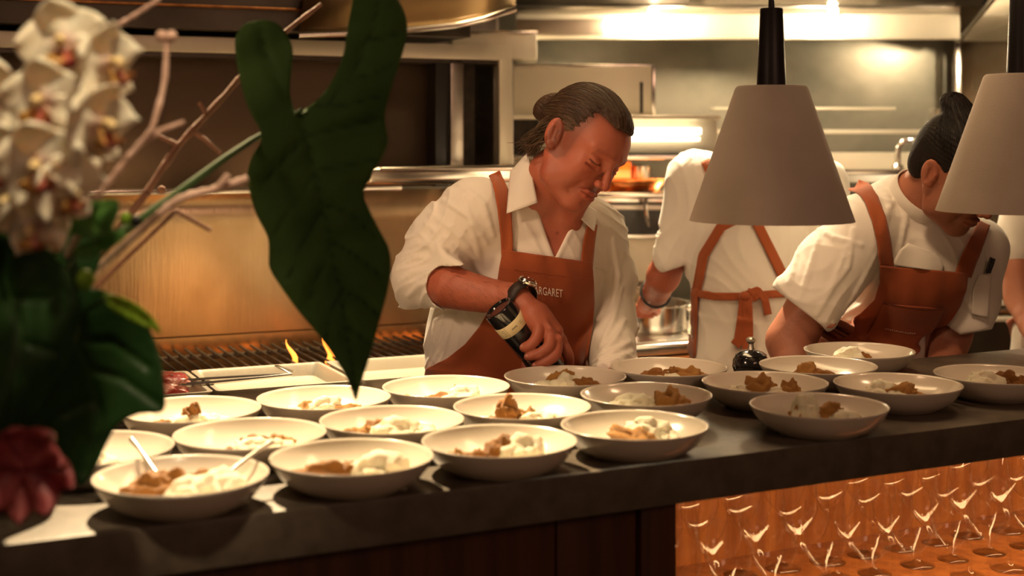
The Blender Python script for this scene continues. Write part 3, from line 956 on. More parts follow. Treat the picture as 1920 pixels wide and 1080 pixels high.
class Body:
    """smooth union of shapes, each with a bounding sphere so far ones are skipped"""
    def __init__(self):
        self.items = []

    def cap(self, a, b, r1, r2=None, k=.02):
        r2 = r1 if r2 is None else r2
        a, b = np.asarray(a, np.float32), np.asarray(b, np.float32)
        self.items.append((lambda p: d_cap(p, a, b, r1, r2), k, (a + b) / 2, float(np.linalg.norm(a - b)) / 2 + max(r1, r2), 1))
        return self

    def chain(self, pts, rs, k=.01, sub=3):
        """smooth limb through points"""
        pts = [np.asarray(p, np.float32) for p in pts]
        P2, R2 = [], []
        n = len(pts)
        for i in range(n - 1):
            p0, p1, p2, p3 = pts[max(i - 1, 0)], pts[i], pts[i + 1], pts[min(i + 2, n - 1)]
            for s in range(sub):
                t = s / sub
                P2.append(.5 * ((2 * p1) + (-p0 + p2) * t + (2 * p0 - 5 * p1 + 4 * p2 - p3) * t * t + (-p0 + 3 * p1 - 3 * p2 + p3) * t ** 3))
                R2.append(rs[i] + (rs[i + 1] - rs[i]) * t)
        P2.append(pts[-1])
        R2.append(rs[-1])
        for i in range(len(P2) - 1):
            self.cap(P2[i], P2[i + 1], R2[i], R2[i + 1], k if i == 0 else min(k, .006))
        return self

    def ell(self, c, r, R=None, k=.02, sign=1):
        c = np.asarray(c, np.float32)
        self.items.append((lambda p: d_ell(p, c, r, R), k, c, float(max(r)), sign))
        return self

    def cut(self, a, b, r, k=.006):
        a, b = np.asarray(a, np.float32), np.asarray(b, np.float32)
        self.items.append((lambda p: d_cap(p, a, b, r, r), k, (a + b) / 2, float(np.linalg.norm(a - b)) / 2 + r, -1))
        return self

    def __call__(self, p):
        d = np.full(len(p), BIG, np.float32)
        for fn, k, c, R, sg in self.items:
            q = p - c
            lim = R + k + .03
            m = (q * q).sum(1) < lim * lim
            if sg > 0:
                far = ~m
                if far.any():
                    dd = np.sqrt((q[far] ** 2).sum(1)) - R
                    d[far] = np.minimum(d[far], dd)
                if m.any():
                    d[m] = smin(d[m], fn(p[m]).astype(np.float32), k)
            elif m.any():
                d[m] = smax(d[m], -fn(p[m]).astype(np.float32), k)
        return d


def mesh_sdf(f, lo, hi, h):
    lo, hi = np.asarray(lo, np.float32), np.asarray(hi, np.float32)
    B = 8
    nb = np.maximum(1, np.ceil((hi - lo) / (h * B)).astype(int))
    cen = np.stack(np.meshgrid(*[np.arange(n) for n in nb], indexing='ij'), -1).reshape(-1, 3)
    cp = lo + (cen + .5) * (h * B)
    dc = f(cp.astype(np.float32))
    act = np.abs(dc) < h * B * 1.15 + .012
    dims = nb * B + 1
    D = np.empty(dims, np.float32)
    sg = np.where(dc < 0, -1, 1).reshape(nb).astype(np.float32)
    D[:-1, :-1, :-1] = np.repeat(np.repeat(np.repeat(sg, B, 0), B, 1), B, 2)
    D[-1], D[:, -1], D[:, :, -1] = 1, 1, 1
    loc = np.stack(np.meshgrid(*[np.arange(B + 1)] * 3, indexing='ij'), -1).reshape(-1, 3)
    ac = cen[act]
    for s in range(0, len(ac), 400):
        blk = ac[s:s + 400]
        idx = (blk[:, None, :] * B + loc[None]).reshape(-1, 3)
        v = f((lo + idx * h).astype(np.float32))
        D[idx[:, 0], idx[:, 1], idx[:, 2]] = v
    I = D < 0
    c = I[:-1, :-1, :-1].astype(np.int8)
    tot = c.copy()
    for dx, dy, dz in [(1, 0, 0), (0, 1, 0), (1, 1, 0), (0, 0, 1), (1, 0, 1), (0, 1, 1), (1, 1, 1)]:
        e = [slice(d_, (None if d_ else -1)) for d_ in (dx, dy, dz)]
        e = [slice(1, None) if d_ else slice(None, -1) for d_ in (dx, dy, dz)]
        tot += I[tuple(e)]
    mix = (tot > 0) & (tot < 8)
    cells = np.argwhere(mix)
    vid = np.full(mix.shape, -1, np.int32)
    vid[mix] = np.arange(len(cells))
    corners = np.array([(i, j, k) for i in (0, 1) for j in (0, 1) for k in (0, 1)])
    vals = np.stack([D[cells[:, 0] + i, cells[:, 1] + j, cells[:, 2] + k] for i, j, k in corners], 1)
    acc = np.zeros((len(cells), 3), np.float32)
    cnt = np.zeros(len(cells), np.float32)
    for a in range(8):
        for b in range(a + 1, 8):
            if np.abs(corners[a] - corners[b]).sum() != 1:
                continue
            va, vb = vals[:, a], vals[:, b]
            m = (va < 0) != (vb < 0)
            t = np.where(m, va / np.where(m, va - vb, 1), 0)
            pt = corners[a] + t[:, None] * (corners[b] - corners[a])
            acc += np.where(m[:, None], pt, 0)
            cnt += m
    verts = lo + (cells + acc / cnt[:, None]) * h
    faces = []
    for ax in range(3):
        o1, o2 = (ax + 1) % 3, (ax + 2) % 3
        s0 = [slice(None)] * 3
        s1 = [slice(None)] * 3
        s0[ax], s1[ax] = slice(0, -1), slice(1, None)
        ch = I[tuple(s0)] != I[tuple(s1)]
        e = np.argwhere(ch)
        e = e[(e[:, o1] > 0) & (e[:, o2] > 0) & (e[:, o1] < mix.shape[o1]) & (e[:, o2] < mix.shape[o2])]
        neg = I[e[:, 0], e[:, 1], e[:, 2]]
        def at(d1, d2):
            q = e.copy()
            q[:, o1] -= d1
            q[:, o2] -= d2
            return vid[q[:, 0], q[:, 1], q[:, 2]]
        q = np.stack([at(1, 1), at(0, 1), at(0, 0), at(1, 0)], 1)
        q[~neg] = q[~neg][:, ::-1]
        faces.append(q)
    faces = np.concatenate(faces)
    faces = faces[(faces >= 0).all(1)]
    return verts, faces


def relax(v, fc, it=1, w=.5):
    for _ in range(it):
        acc = np.zeros_like(v)
        cn = np.zeros(len(v), np.float32)
        for a in range(4):
            i, j = fc[:, a], fc[:, (a + 1) % 4]
            for s_, t_ in ((i, j), (j, i)):
                for c_ in range(3):
                    acc[:, c_] += np.bincount(s_, v[t_, c_], len(v))
                cn += np.bincount(s_, minlength=len(v))
        v = v * (1 - w) + w * acc / np.maximum(cn, 1)[:, None]
    return v


def sdf_obj(name, f, lo, hi, h, m, parent=None, tint=None, it=1, Mx=None):
    v, fc = mesh_sdf(f, lo, hi, h)
    v = relax(v, fc, it)
    me = bpy.data.meshes.new(name)
    vv = v if Mx is None else v
    inv = np.array(wmat(parent).inverted()) if parent is not None else np.eye(4)
    if Mx is None:
        vv = v @ inv[:3, :3].T + inv[:3, 3]
    me.vertices.add(len(vv))
    me.vertices.foreach_set('co', vv.astype(np.float32).ravel())
    me.loops.add(len(fc) * 4)
    me.polygons.add(len(fc))
    me.loops.foreach_set('vertex_index', fc.astype(np.int32).ravel())
    me.polygons.foreach_set('loop_start', np.arange(0, len(fc) * 4, 4, dtype=np.int32))
    me.update(calc_edges=True)
    me.validate()
    if tint is not None:
        col = tint(v).astype(np.float32)
        at = me.color_attributes.new('tint', 'FLOAT_COLOR', 'POINT')
        at.data.foreach_set('color', np.concatenate([col, np.ones((len(col), 1), np.float32)], 1).ravel())
    o = link(name, me, m, parent, True, 3.2)
    return o


def wav(p, fr_, ax, seed=0.0, warp=.35):
    """soft wrinkles running across the direction ax"""
    ax = np.asarray(ax, np.float32)
    ax = ax / np.linalg.norm(ax)
    t = p @ ax
    a = np.sin(p[:, 0] * 31 + seed) + np.sin(p[:, 1] * 27 + seed * 2.1 + p[:, 2] * 11) + np.sin(p[:, 2] * 23 + seed * .7 + p[:, 0] * 9)
    b = np.sin(p[:, 0] * 13 + 1.3 * seed) * np.sin(p[:, 2] * 17 + seed) + np.sin(p[:, 1] * 19 + seed)
    s = np.sin(t * fr_ + a * warp * 3)
    return (1 - np.abs(s)) ** 2 * (.5 + .5 * np.clip(b, -1, 1))


def rot_head(yaw, pitch, roll=0.0):
    """columns: right of the person, forward, up. yaw 0 faces the camera, positive turns to the picture's right"""
    a, b = math.radians(yaw), math.radians(pitch)
    Fv = np.array([math.sin(a) * math.cos(b), -math.cos(a) * math.cos(b), -math.sin(b)])
    Uv = np.array([math.sin(a) * math.sin(b), -math.cos(a) * math.sin(b), math.cos(b)])
    Rv = np.cross(Fv, Uv)
    c, s = math.cos(math.radians(roll)), math.sin(math.radians(roll))
    R2, U2 = Rv * c + Uv * s, Uv * c - Rv * s
    return np.stack([R2, Fv, U2], 1).astype(np.float32)


class Head:
    """head shape in its own frame: x right, y forward, z up; origin between the ears at eye height"""
    def __init__(self, c, R, s=1.0, jowl=0.0, young=False):
        self.c, self.R, self.s = np.asarray(c, np.float32), R, s
        b = Body()
        b.ell((0, -.014, .034), (.074, .094, .083))
        b.ell((0, .022, -.032), (.057 + jowl * .4, .060, .080), k=.035)
        b.ell((0, .052, .030), (.052, .036, .042), k=.03)
        for s_ in (-1, 1):
            b.cap((s_ * .054, -.008, -.046), (s_ * (.050 + jowl), .018, -.078), .013 + jowl * .4, .014 + jowl * .5, k=.03)
            b.cap((s_ * (.048 + jowl), .020, -.080), (s_ * .016, .062, -.103), .014 + jowl * .6, .014, k=.03)
            b.ell((s_ * .037, .062, -.022), (.020, .017, .018), k=.022)       # cheek bone
            b.ell((s_ * (.040 + jowl), .045, -.052), (.018, .024, .024), k=.025)  # cheek
        b.ell((0, .070, -.101), (.020, .017, .016), k=.02)                    # chin
        b.ell((0, .0635, -.070), (.029, .026, .026), k=.02)                    # muzzle
        for s_ in (-1, 1):
            b.cap((s_ * .010, .089, .021), (s_ * .048, .070, .020), .0085, .008, k=.014)   # brow
            b.ell((s_ * .033, .094, .002), (.017, .015, .0115), k=.014, sign=-1)           # socket
            b.ell((s_ * .0325, .0715, .0005), (.0145, .0145, .0125), k=.004)               # lidded eye
            b.cap((s_ * .021, .0835, -.0075), (s_ * .044, .078, -.0085), .0032, .0026, k=.006)   # lower lid bag
            b.cut((s_ * .0195, .0872, -.0035), (s_ * .0325, .0878, -.0058), .0015, k=.003)
            b.cut((s_ * .0325, .0878, -.0058), (s_ * .0465, .0785, -.0030), .0015, k=.003)
            b.cut((s_ * .019, .0890, .0085), (s_ * .046, .0825, .0070), .0017, k=.006)     # lid fold
            b.cut((s_ * .022, .0845, -.0150), (s_ * .047, .0745, -.0140), .0008, k=.007)   # bag crease
            b.cut((s_ * .006, .0960, .018), (s_ * .008, .0970, .030), .0011, k=.005)
        for zf in ():
            b.cut((-.035, .0800, zf), (0, .0935 if zf < .05 else .0905, zf + .002), .0009, k=.006)
            b.cut((0, .0935 if zf < .05 else .0905, zf + .002), (.035, .0800, zf), .0009, k=.006)
        # nose
        b.cap((0, .088, .014), (0, .103, -.018), .0054, .0075, k=.012)
        b.cap((0, .103, -.018), (0, .1115, -.033), .0075, .0092, k=.008)
        for s_ in (-1, 1):
            b.ell((s_ * .0125, .1005, -.0365), (.0078, .0105, .0078), k=.006)
            b.cut((s_ * .0062, .1070, -.0455), (s_ * .0075, .1000, -.0440), .0030, k=.003)
            b.cut((s_ * .020, .0950, -.036), (s_ * .033, .0820, -.060), .0028, k=.010)
            b.cut((s_ * .033, .0820, -.060), (s_ * .036, .0720, -.080), .0020, k=.012)        # fold beside the mouth
        # lips
        z0 = -.0665
        for s_ in (-1, 1):
            b.cap((0, .0945, z0 + .003), (s_ * .013, .0925, z0 + .0035), .0048, .0042, k=.005)
            b.cap((s_ * .013, .0925, z0 + .0035), (s_ * .025, .0810, z0 - .0005), .0042, .0022, k=.005)
            b.cap((0, .0925, z0 - .0075), (s_ * .012, .0905, z0 - .007), .0058, .0050, k=.005)
            b.cap((s_ * .012, .0905, z0 - .007), (s_ * .023, .0815, z0 - .002), .0050, .0022, k=.005)
            b.cut((0, .0995, z0 - .0015), (s_ * .014, .0965, z0 - .0010), .0016, k=.0022)
            b.cut((s_ * .014, .0965, z0 - .0010), (s_ * .026, .0850, z0 - .0020), .0015, k=.0022)
        b.cut((0, .098, z0 - .020), (0, .094, z0 - .021), .004, k=.010)                     # hollow over the chin
        # ears
        ca, sa = math.cos(.30), math.sin(.30)
        for s_ in (-1, 1):
            t = math.radians(24) * s_
            Re = np.array([[math.cos(t), -math.sin(t), 0], [math.sin(t), math.cos(t), 0], [0, 0, 1]]) @ np.array([[1, 0, 0], [0, ca, -sa], [0, sa, ca]])
            Re = Re.astype(np.float32)
            c0 = np.array([s_ * .0785, -.014, -.006])
            b.ell(c0, (.0075, .0185, .0315), Re, k=.006)
            b.ell(c0 + Re @ np.array([s_ * .0075, .001, .004]), (.0055, .0115, .0200), Re, k=.004, sign=-1)
            b.cap(c0 + Re @ np.array([s_ * .003, -.005, .012]), c0 + Re @ np.array([s_ * .003, -.006, -.012]), .0032, .0030, k=.004)
            b.cap(c0 + Re @ np.array([s_ * .003, -.002, -.024]), c0 + Re @ np.array([s_ * .002, .004, -.028]), .0065, .0055, k=.005)
            b.cap(c0 + Re @ np.array([s_ * .002, .013, -.002]), c0 + Re @ np.array([s_ * .002, .012, -.008]), .0045, .004, k=.004)
        self.b = b

    def loc(self, p):
        return ((p - self.c) @ self.R) / self.s

    def __call__(self, p):
        return self.b(self.loc(p)) * self.s

    def w(self, x, y, z):
        return (self.c + self.R @ (np.array([x, y, z], np.float32) * self.s)).astype(np.float32)

    def tint(self, v, lips=(.80, .52, .48), brow=(.45, .38, .33), stubble=0.0, lash=(.25, .16, .12)):
        q = self.loc(v)
        x, y, z = np.abs(q[:, 0]), q[:, 1], q[:, 2]
        col = np.ones((len(v), 3), np.float32)
        def mixin(w, c):
            w = np.clip(w, 0, 1)[:, None]
            col[:] = col * (1 - w) + np.asarray(c, np.float32) * w
        nz = (np.sin(q[:, 0] * 60) * np.sin(q[:, 1] * 70 + 1) + np.sin(q[:, 2] * 55 + q[:, 0] * 30)) * .5
        front = (y > .03)
        mixin(np.exp(-((x - .040) / .018) ** 2 - ((z + .030) / .018) ** 2) * front * .55, (1.0, .72, .66))
        mixin(np.exp(-(x / .014) ** 2 - ((z + .034) / .012) ** 2) * (y > .09) * .6, (1.0, .68, .60))
        mixin(np.exp(-((x - .078) / .012) ** 2) * (np.abs(y + .012) < .03) * .45, (1.0, .66, .58))
        # lips
        lp = np.exp(-(np.maximum(0, np.abs(z + .0690) - .0075) / .0015) ** 2) * (x < .0245 - .25 * np.abs(z + .069)) * (y > .074)
        mixin(lp * .8, lips)
        sl_ = np.exp(-((z + .0682) / .0014) ** 2) * (x < .025) * (y > .078)
        mixin(sl_ * .8, (.22, .10, .09))  # shade in the gap between the lips, painted dark
        so = np.exp(-((x - .018) / .008) ** 2 - ((z - .002) / .010) ** 2) * (y > .07)
        mixin(so * .35, (.72, .52, .46))  # inner eye corners: socket shadow painted into the tint
        # eyebrows
        zb = .0225 - .12 * np.maximum(0, x - .03)
        bw = np.exp(-((z - zb) / .0042) ** 2) * (x > .010) * (x < .052) * (y > .05) * (.7 + .3 * np.sin(x * 2200 + z * 1500))
        mixin(bw * .75, brow)
        # lash line
        zl = -.0035 - .0024 * np.sin(np.clip((x - .0205) / .024, 0, 1) * PI)
        ll = np.exp(-((z - zl) / .0016) ** 2) * (x > .018) * (x < .048) * (y > .07)
        mixin(ll * .95, lash)
        if stubble:
            sb = ((z < -.045) & (y > .0)) * np.clip((-.045 - z) / .02, 0, 1) + np.exp(-((z + .055) / .006) ** 2) * (x < .028) * (y > .08)
            mixin(np.clip(sb, 0, 1) * stubble * (.7 + .3 * np.sin(q[:, 0] * 1500) * np.sin(q[:, 2] * 1700)), (.62, .55, .52))
        col *= (1 + .06 * nz)[:, None]
        return col


def ray_y(f, px, py, y0, y1, steps=60, off=0.0):
    """first surface of f met along the sight line through px, py; if it misses, the nearest approach"""
    px, py = np.asarray(px, np.float32), np.asarray(py, np.float32)
    dirv = np.stack([(px - 960) / F, np.ones_like(px), -(py - HY) / F], 1).astype(np.float32)
    o = np.array([0, 0, H], np.float32)
    Y = np.full(len(px), y0, np.float32)
    best = np.full(len(px), 9, np.float32)
    bY = Y.copy()
    done = np.zeros(len(px), bool)
    for _ in range(steps):
        p = o + dirv * Y[:, None]
        d = f(p) - off
        m = (d < best) & ~done
        best[m], bY[m] = d[m], Y[m]
        done |= d < .0006
        Y = np.where(done | (Y > y1), Y, Y + np.maximum(d * .8, .0008))
    p = o + dirv * bY[:, None]
    return p, best


def resample(pl, n):
    pl = np.asarray(pl, float)
    seg = np.r_[0, np.cumsum(np.hypot(*np.diff(pl, axis=0).T))]
    t = np.linspace(0, seg[-1], n)
    return np.stack([np.interp(t, seg, pl[:, i]) for i in range(pl.shape[1])], 1)


def drape(name, f, L, R, y0, y1, m, parent, rows=90, cols=60, off=.004, solid=.003, it=2, post=None, tint=None):
    """cloth panel between a left and a right outline, lying on the surface f"""
    Lr, Rr = resample(L, rows), resample(R, rows)
    s = np.linspace(0, 1, cols)[None, :, None]
    g = Lr[:, None, :] * (1 - s) + Rr[:, None, :] * s
    px, py = g[..., 0].ravel(), g[..., 1].ravel()
    p, best = ray_y(f, px, py, y0, y1, off=off)
    p = p.reshape(rows, cols, 3)
    for _ in range(it):
        q = p.copy()
        q[1:-1, :, 1] = .5 * p[1:-1, :, 1] + .25 * (p[:-2, :, 1] + p[2:, :, 1])
        q[:, 1:-1, 1] = .5 * q[:, 1:-1, 1] + .25 * (q[:, :-2, 1] + q[:, 2:, 1])
        p = q
    if post is not None:
        p = post(p)
    gg = G().grid([[Vector(x) for x in r] for r in p])
    o = gg.make(name, m, parent, local=False, angle=3.2)
    if solid:
        md = o.modifiers.new('thickness', 'SOLIDIFY')
        md.thickness = solid
        md.offset = 0
    return o


def strap(name, f, path, w, m, parent, off=.004, n=60, flat=None, solid=.003, y0=2.0, y1=4.6):
    """band whose centre line follows photograph points, lying on f; width w in metres"""
    pl = resample(path, n)
    d = np.gradient(pl, axis=0)
    d /= np.linalg.norm(d, axis=1)[:, None] + 1e-9
    nn = np.stack([-d[:, 1], d[:, 0]], 1)
    c, _ = ray_y(f, pl[:, 0], pl[:, 1], y0, y1, off=off)
    ww = (w if hasattr(w, '__len__') else [w, w])
    wr = np.interp(np.linspace(0, 1, n), np.linspace(0, 1, len(ww)), ww)
    sc = F / c[:, 1]
    cols = []
    for s in np.linspace(-.5, .5, 7):
        q = pl + nn * (wr * sc * s)[:, None]
        p, _ = ray_y(f, q[:, 0], q[:, 1], y0, y1, off=off)
        p[:, 1] = np.clip(p[:, 1], c[:, 1] - .012, c[:, 1] + .012)
        cols.append(p)
    p = np.stack(cols, 1)
    for _ in range(2):
        q = p.copy()
        q[1:-1, :, 1] = .5 * p[1:-1, :, 1] + .25 * (p[:-2, :, 1] + p[2:, :, 1])
        p = q
    o = G().grid([[Vector(x) for x in r] for r in p]).make(name, m, parent, local=False, angle=3.2)
    md = o.modifiers.new('thickness', 'SOLIDIFY')
    md.thickness = solid
    md.offset = 0
    return o


def hair_strands(name, f, seeds, target, m, parent, n=400, L=.12, r=.0007, seed=1, side=0.0, lift=.0015, tdir=None, steps=14):
    """combed strands lying on the hair surface f, flowing from the seeds to the target"""
    rs = np.random.RandomState(seed)
    p = seeds[rs.randint(0, len(seeds), n)].astype(np.float32)
    eps = .002
    def grad(q):
        g_ = np.stack([f(q + np.eye(3, dtype=np.float32)[i] * eps) - f(q - np.eye(3, dtype=np.float32)[i] * eps) for i in range(3)], 1)
        return g_ / (np.linalg.norm(g_, axis=1)[:, None] + 1e-9)
    paths = []
    ll = rs.uniform(.5, 1.0, n) * L
    jit = rs.normal(0, .04, (n, 3)).astype(np.float32)
    lf = rs.uniform(.0, lift, n).astype(np.float32)
    for s in range(steps):
        for _ in range(2):
            p = p - grad(p) * (f(p) - lf)[:, None]
        paths.append(p.copy())
        g_ = grad(p)
        t = (np.asarray(target, np.float32) - p) if tdir is None else np.asarray(tdir, np.float32)[None] * np.ones_like(p)
        t = t / (np.linalg.norm(t, axis=1)[:, None] + 1e-6) + jit
        t = t - g_ * (t * g_).sum(1)[:, None]
        t /= np.linalg.norm(t, axis=1)[:, None] + 1e-6
        p = (p + t * (ll / steps)[:, None]).astype(np.float32)
    g = G()
    A = np.stack(paths, 1)
    for i in range(n):
        rr = [r * min(1.0, .35 + 1.3 * (1 - abs(2 * k / (steps - 1) - 1))) for k in range(steps)]
        g.tube(A[i], rr, 3, cap=False)
    return g.make(name, m, parent, local=False, angle=3.2)


# ---------------------------------------------------------------- cloth, skin and hair
def skinmat(name, c1, c2):
    return mat(name, c1, .48, 0, c2, 9, bump=.10, bscale=420, sss=.18, attr='tint')


def clothmat(name, c1, c2, bs=900, bump=.10, rough=.85):
    m = mat(name, c1, rough, 0, c2, 5, bump=bump, bscale=bs, sheen=.25)
    return m


SKIN = skinmat('fair_skin', (.46, .135, .078), (.40, .112, .062))
SKIN2 = skinmat('tan_skin', (.48, .19, .115), (.42, .165, .095))
SHIRT = clothmat('ivory_cotton', (.80, .735, .655), (.76, .695, .615))
COAT = clothmat('white_chef_cotton', (.82, .77, .70), (.78, .73, .66))
APRON = clothmat('rust_canvas', (.36, .078, .018), (.31, .064, .014), 700, .22)
APRON_STRAP = clothmat('rust_webbing', (.39, .090, .021), (.34, .074, .017), 700, .25)
TROUSER = clothmat('dark_trousers', (.03, .028, .028), (.04, .035, .035))
SHOE = M['rubber']
HAIR1 = mat('ash_brown_hair', (.070, .034, .016), .58, 0, (.15, .085, .045), 9, (1, 1, 1), .35, 90, (1, 1, 1), attr='tint')
HAIR1S = mat('greying_hair_strand', (.060, .032, .016), .55, 0, (.13, .078, .042), 30)
HAIR2 = mat('black_hair', (.010, .007, .006), .6, 0, (.018, .013, .011), 20, bump=.2, bscale=200, spec=.25)
HAIR2S = mat('black_hair_strand', (.012, .008, .007), .5, spec=.3)
LEATHER = mat('dark_leather', (.030, .018, .014), .5, bump=.2, bscale=260)
# ================================================================ the older chef with the grinder
def J(px, py, Y):
    return P(px, py, Y).astype(np.float32)


def legs(parent, hipc, zt, foot_l, foot_r, sep=.10):
    """trousers and shoes below the counter"""
    b = Body()
    hx, hy = hipc
    b.ell((hx, hy, zt - .05), (.135, .095, .10))
    for s, ft in ((-1, foot_l), (1, foot_r)):
        hip = np.array([hx + s * sep * .65, hy, zt - .10])
        kn = np.array([(hip[0] + ft[0]) / 2 + s * .01, (hip[1] + ft[1]) / 2 - .03, .50])
        an = np.array([ft[0], ft[1], .09])
        b.cap(hip, kn, .078, .064, k=.03)
        b.cap(kn, an, .066, .056, k=.02)
    def f(p):
        return np.maximum(b(p), np.maximum(.045 - p[:, 2], p[:, 2] - zt - .05)) - .0025 * wav(p, 60, (0, .3, 1), 2)
    sdf_obj('trousers', f, (hx - .30, hy - .30, .03), (hx + .30, hy + .30, zt + .06), .010, TROUSER, parent)
    for s, ft in ((-1, foot_l), (1, foot_r)):
        sb = Body()
        a = np.array([ft[0], ft[1] + .05, .045])
        c = np.array([ft[0] + s * .015, ft[1] - .15, .036])
        sb.cap(a, c, .043, .040, k=.02).cap(a, a + np.array([0, 0, .05]), .042, .045, k=.02)
        sdf_obj('shoe', lambda p: np.maximum(sb(p), -p[:, 2] + .002), (ft[0] - .09, ft[1] - .23, -.01), (ft[0] + .09, ft[1] + .13, .16), .007, SHOE, parent)


def chef_one():
    root = thing('person', 'man with tied back hair, ivory shirt and rust apron, seasoning a bowl with a grinder', 'person', (0.0, 2.93, 0.0))
    hc = J(1092, 271, 2.78)
    R = rot_head(40, 31, 19)
    hd = Head(hc, R, .98, jowl=.002)

    # joints
    shR, shL = J(888, 398, 2.86), J(1118, 438, 2.96)
    elR, elL = J(796, 521, 2.874), J(1140, 590, 2.93)
    wrR = J(968, 560, 2.735)
    neck0 = J(1010, 395, 2.885)

    torso = Body()
    torso.ell(J(1003, 490, 2.92), (.138, .105, .150))
    torso.cap(J(905, 405, 2.90), J(1105, 440, 2.98), .062, .058, k=.06)
    torso.ell(J(957, 650, 2.955), (.172, .118, .190), k=.06)
    torso.ell(J(880, 660, 2.96), (.082, .08, .16), k=.05)
    torso.ell(J(955, 780, 2.985), (.160, .120, .12), k=.05)
    torso.cap(J(1000, 400, 2.90), J(1075, 415, 2.94), .055, .055, k=.06)

    sl = Body()      # sleeves
    sl.items += torso.items
    sl.cap(shR, J(832, 450, 2.88), .070, .066, k=.05)
    sl.cap(J(832, 450, 2.88), J(788, 515, 2.875), .064, .058, k=.03)
    sl.ell(J(776, 528, 2.87), (.040, .050, .056), k=.02)
    sl.cap(J(800, 430, 2.86), J(812, 412, 2.86), .014, .012, k=.02)
    sl.cap(shL, J(1146, 520, 2.97), .056, .048, k=.05)
    sl.cap(J(1146, 520, 2.97), J(1150, 610, 2.94), .048, .043, k=.03)
    sl.cap(J(1150, 610, 2.94), J(1146, 660, 2.86), .046, .044, k=.03)
    sl.cap(J(1146, 660, 2.86), J(1144, 705, 2.76), .044, .038, k=.03)
    sl.ell(J(1165, 685, 2.83), (.036, .040, .02), k=.02)
    # turned back cuff: bell around the forearm
    c0, c1 = J(800, 520, 2.865), J(838, 533, 2.815)
    sl.cap(c0, c1, .050, .047, k=.012)
    cuffp = [(790, 500), (806, 470), (816, 448), (824, 450), (842, 476), (872, 496), (862, 520), (856, 560), (836, 584), (808, 574), (786, 568), (760, 580), (745, 576), (756, 566), (784, 552)]

    def cuff(q):
        px, py = in_view(q)
        yc = 2.838 - .10 * (px - 815) / 100
        return smax(d_poly(px, py, cuffp) * 2.84 / F, np.abs(q[:, 1] - yc) - .042, .030)

    folds = Body()
    def fold(pts, r0, r1, dep, bd=torso):
        """raised crease following photograph points on the cloth"""
        pl = resample(pts, 7)
        q, bd_ = ray_y(sl, pl[:, 0], pl[:, 1], 2.4, 3.2)
        for i in range(6):
            if bd_[i] > .003 or bd_[i + 1] > .003:
                continue
            t = (i + .5) / 6
            rr = r0 + (r1 - r0) * abs(2 * t - 1)
            folds.cap(q[i] + [0, dep, 0], q[i + 1] + [0, dep, 0], rr, rr, k=.004)
    for pts_ in [[(806, 400), (850, 430), (905, 500)], [(798, 418), (840, 455), (880, 512)], [(830, 375), (880, 405), (912, 455)],
                 [(790, 440), (815, 470), (835, 500)], [(860, 345), (905, 380), (925, 440)], [(748, 470), (790, 455), (825, 462)],
                 [(745, 500), (780, 482), (812, 486)], [(748, 530), (775, 510), (802, 508)], [(765, 555), (785, 535), (800, 530)],
                 [(812, 640), (818, 600), (850, 590)], [(806, 690), (835, 640), (842, 600)],
                 [(1150, 450), (1160, 520), (1150, 580)], [(1135, 470), (1140, 530), (1128, 590)], [(1165, 540), (1150, 600), (1125, 650)],
                 [(1172, 600), (1150, 640), (1120, 668)], [(1182, 640), (1150, 660), (1112, 680)], [(1186, 660), (1150, 676), (1110, 690)],
                 [(1120, 600), (1140, 560), (1148, 500)], [(985, 420), (1000, 450), (1015, 480)], [(960, 420), (965, 445), (962, 470)],
                 [(880, 520), (905, 545), (925, 552)], [(870, 370), (890, 440), (905, 520)]]:
        fold(pts_, .0046, .0014, .0004)

    vee = [(1005, 372), (1012, 402), (1024, 440), (1040, 484), (1056, 452), (1078, 408), (1090, 380), (1090, 330), (1005, 330)]

    def shirt(p):
        d = sl(p)
        m = d < .05
        if m.any():
            q = p[m]
            dd = d[m]
            px, py = in_view(q)
            ft = (q[:, 1] < 2.96)
            # body folds and sleeve wrinkles
            arm = np.clip((880 - px) / 60, 0, 1)
            dd = dd - .0068 * arm * wav(q, 78, (.75, 0, -.65), 4.0, .5)
            dd = dd - .0050 * np.clip((px - 1115) / 30, 0, 1) * wav(q, 70, (.2, .3, .95), 1.0, .5)
            dd = dd - .0022 * wav(q, 38, (.9, 0, .35), 2.2, .6)
            fo = folds(q)
            dd = smin(dd, fo, .009)
            dd = smin(dd, cuff(q), .012)
            # open collar
            v = d_poly(px, py, vee) * 2.85 / F
            v = np.where(q[:, 1] < 2.93, v, .1)
            dd = dd - .0020 * np.exp(-((v - .006) / .0045) ** 2)
            dd = smax(dd, -v, .002)
            # neck hole
            dd = smax(dd, -(d_cap(q, J(1020, 368, 2.872), J(1042, 325, 2.84), .052, .062)), .003)
            # cuff opening around the forearm
            dd = smax(dd, -(d_cap(q, J(842, 537, 2.795), J(900, 549, 2.735), .0455, .048)), .003)
            op = d_poly(px, py, [(874, 498), (838, 503), (812, 522), (804, 545), (812, 567), (836, 583), (900, 610), (900, 480)]) * 2.8 / F
            dd = smax(dd, -np.where(q[:, 1] < 2.828, op, .1), .004)
            # bottom of the left sleeve and the hem under the apron
            d[m] = dd
        return smax(d, (.80 - p[:, 2]), .004)

    sdf_obj('shirt', shirt, V(-.30, 2.66, .78), V(.30, 3.16, 1.38), .0028, SHIRT, root, it=1)

    # skin: head, neck, chest, both arms and the hand
    b = Body()
    b.items += [(lambda p: torso(p) + .007, .0, np.asarray(J(990, 520, 2.93)), .42, 1)]
    b.cap(neck0 + V(.01, .035, -.03), J(1050, 318, 2.835), .056, .054, k=.035)
    b.cap(J(1004, 392, 2.875), J(1012, 320, 2.82), .016, .020, k=.03)
    b.cap(J(1060, 432, 2.88), J(1092, 366, 2.80), .016, .022, k=.03)     # throat
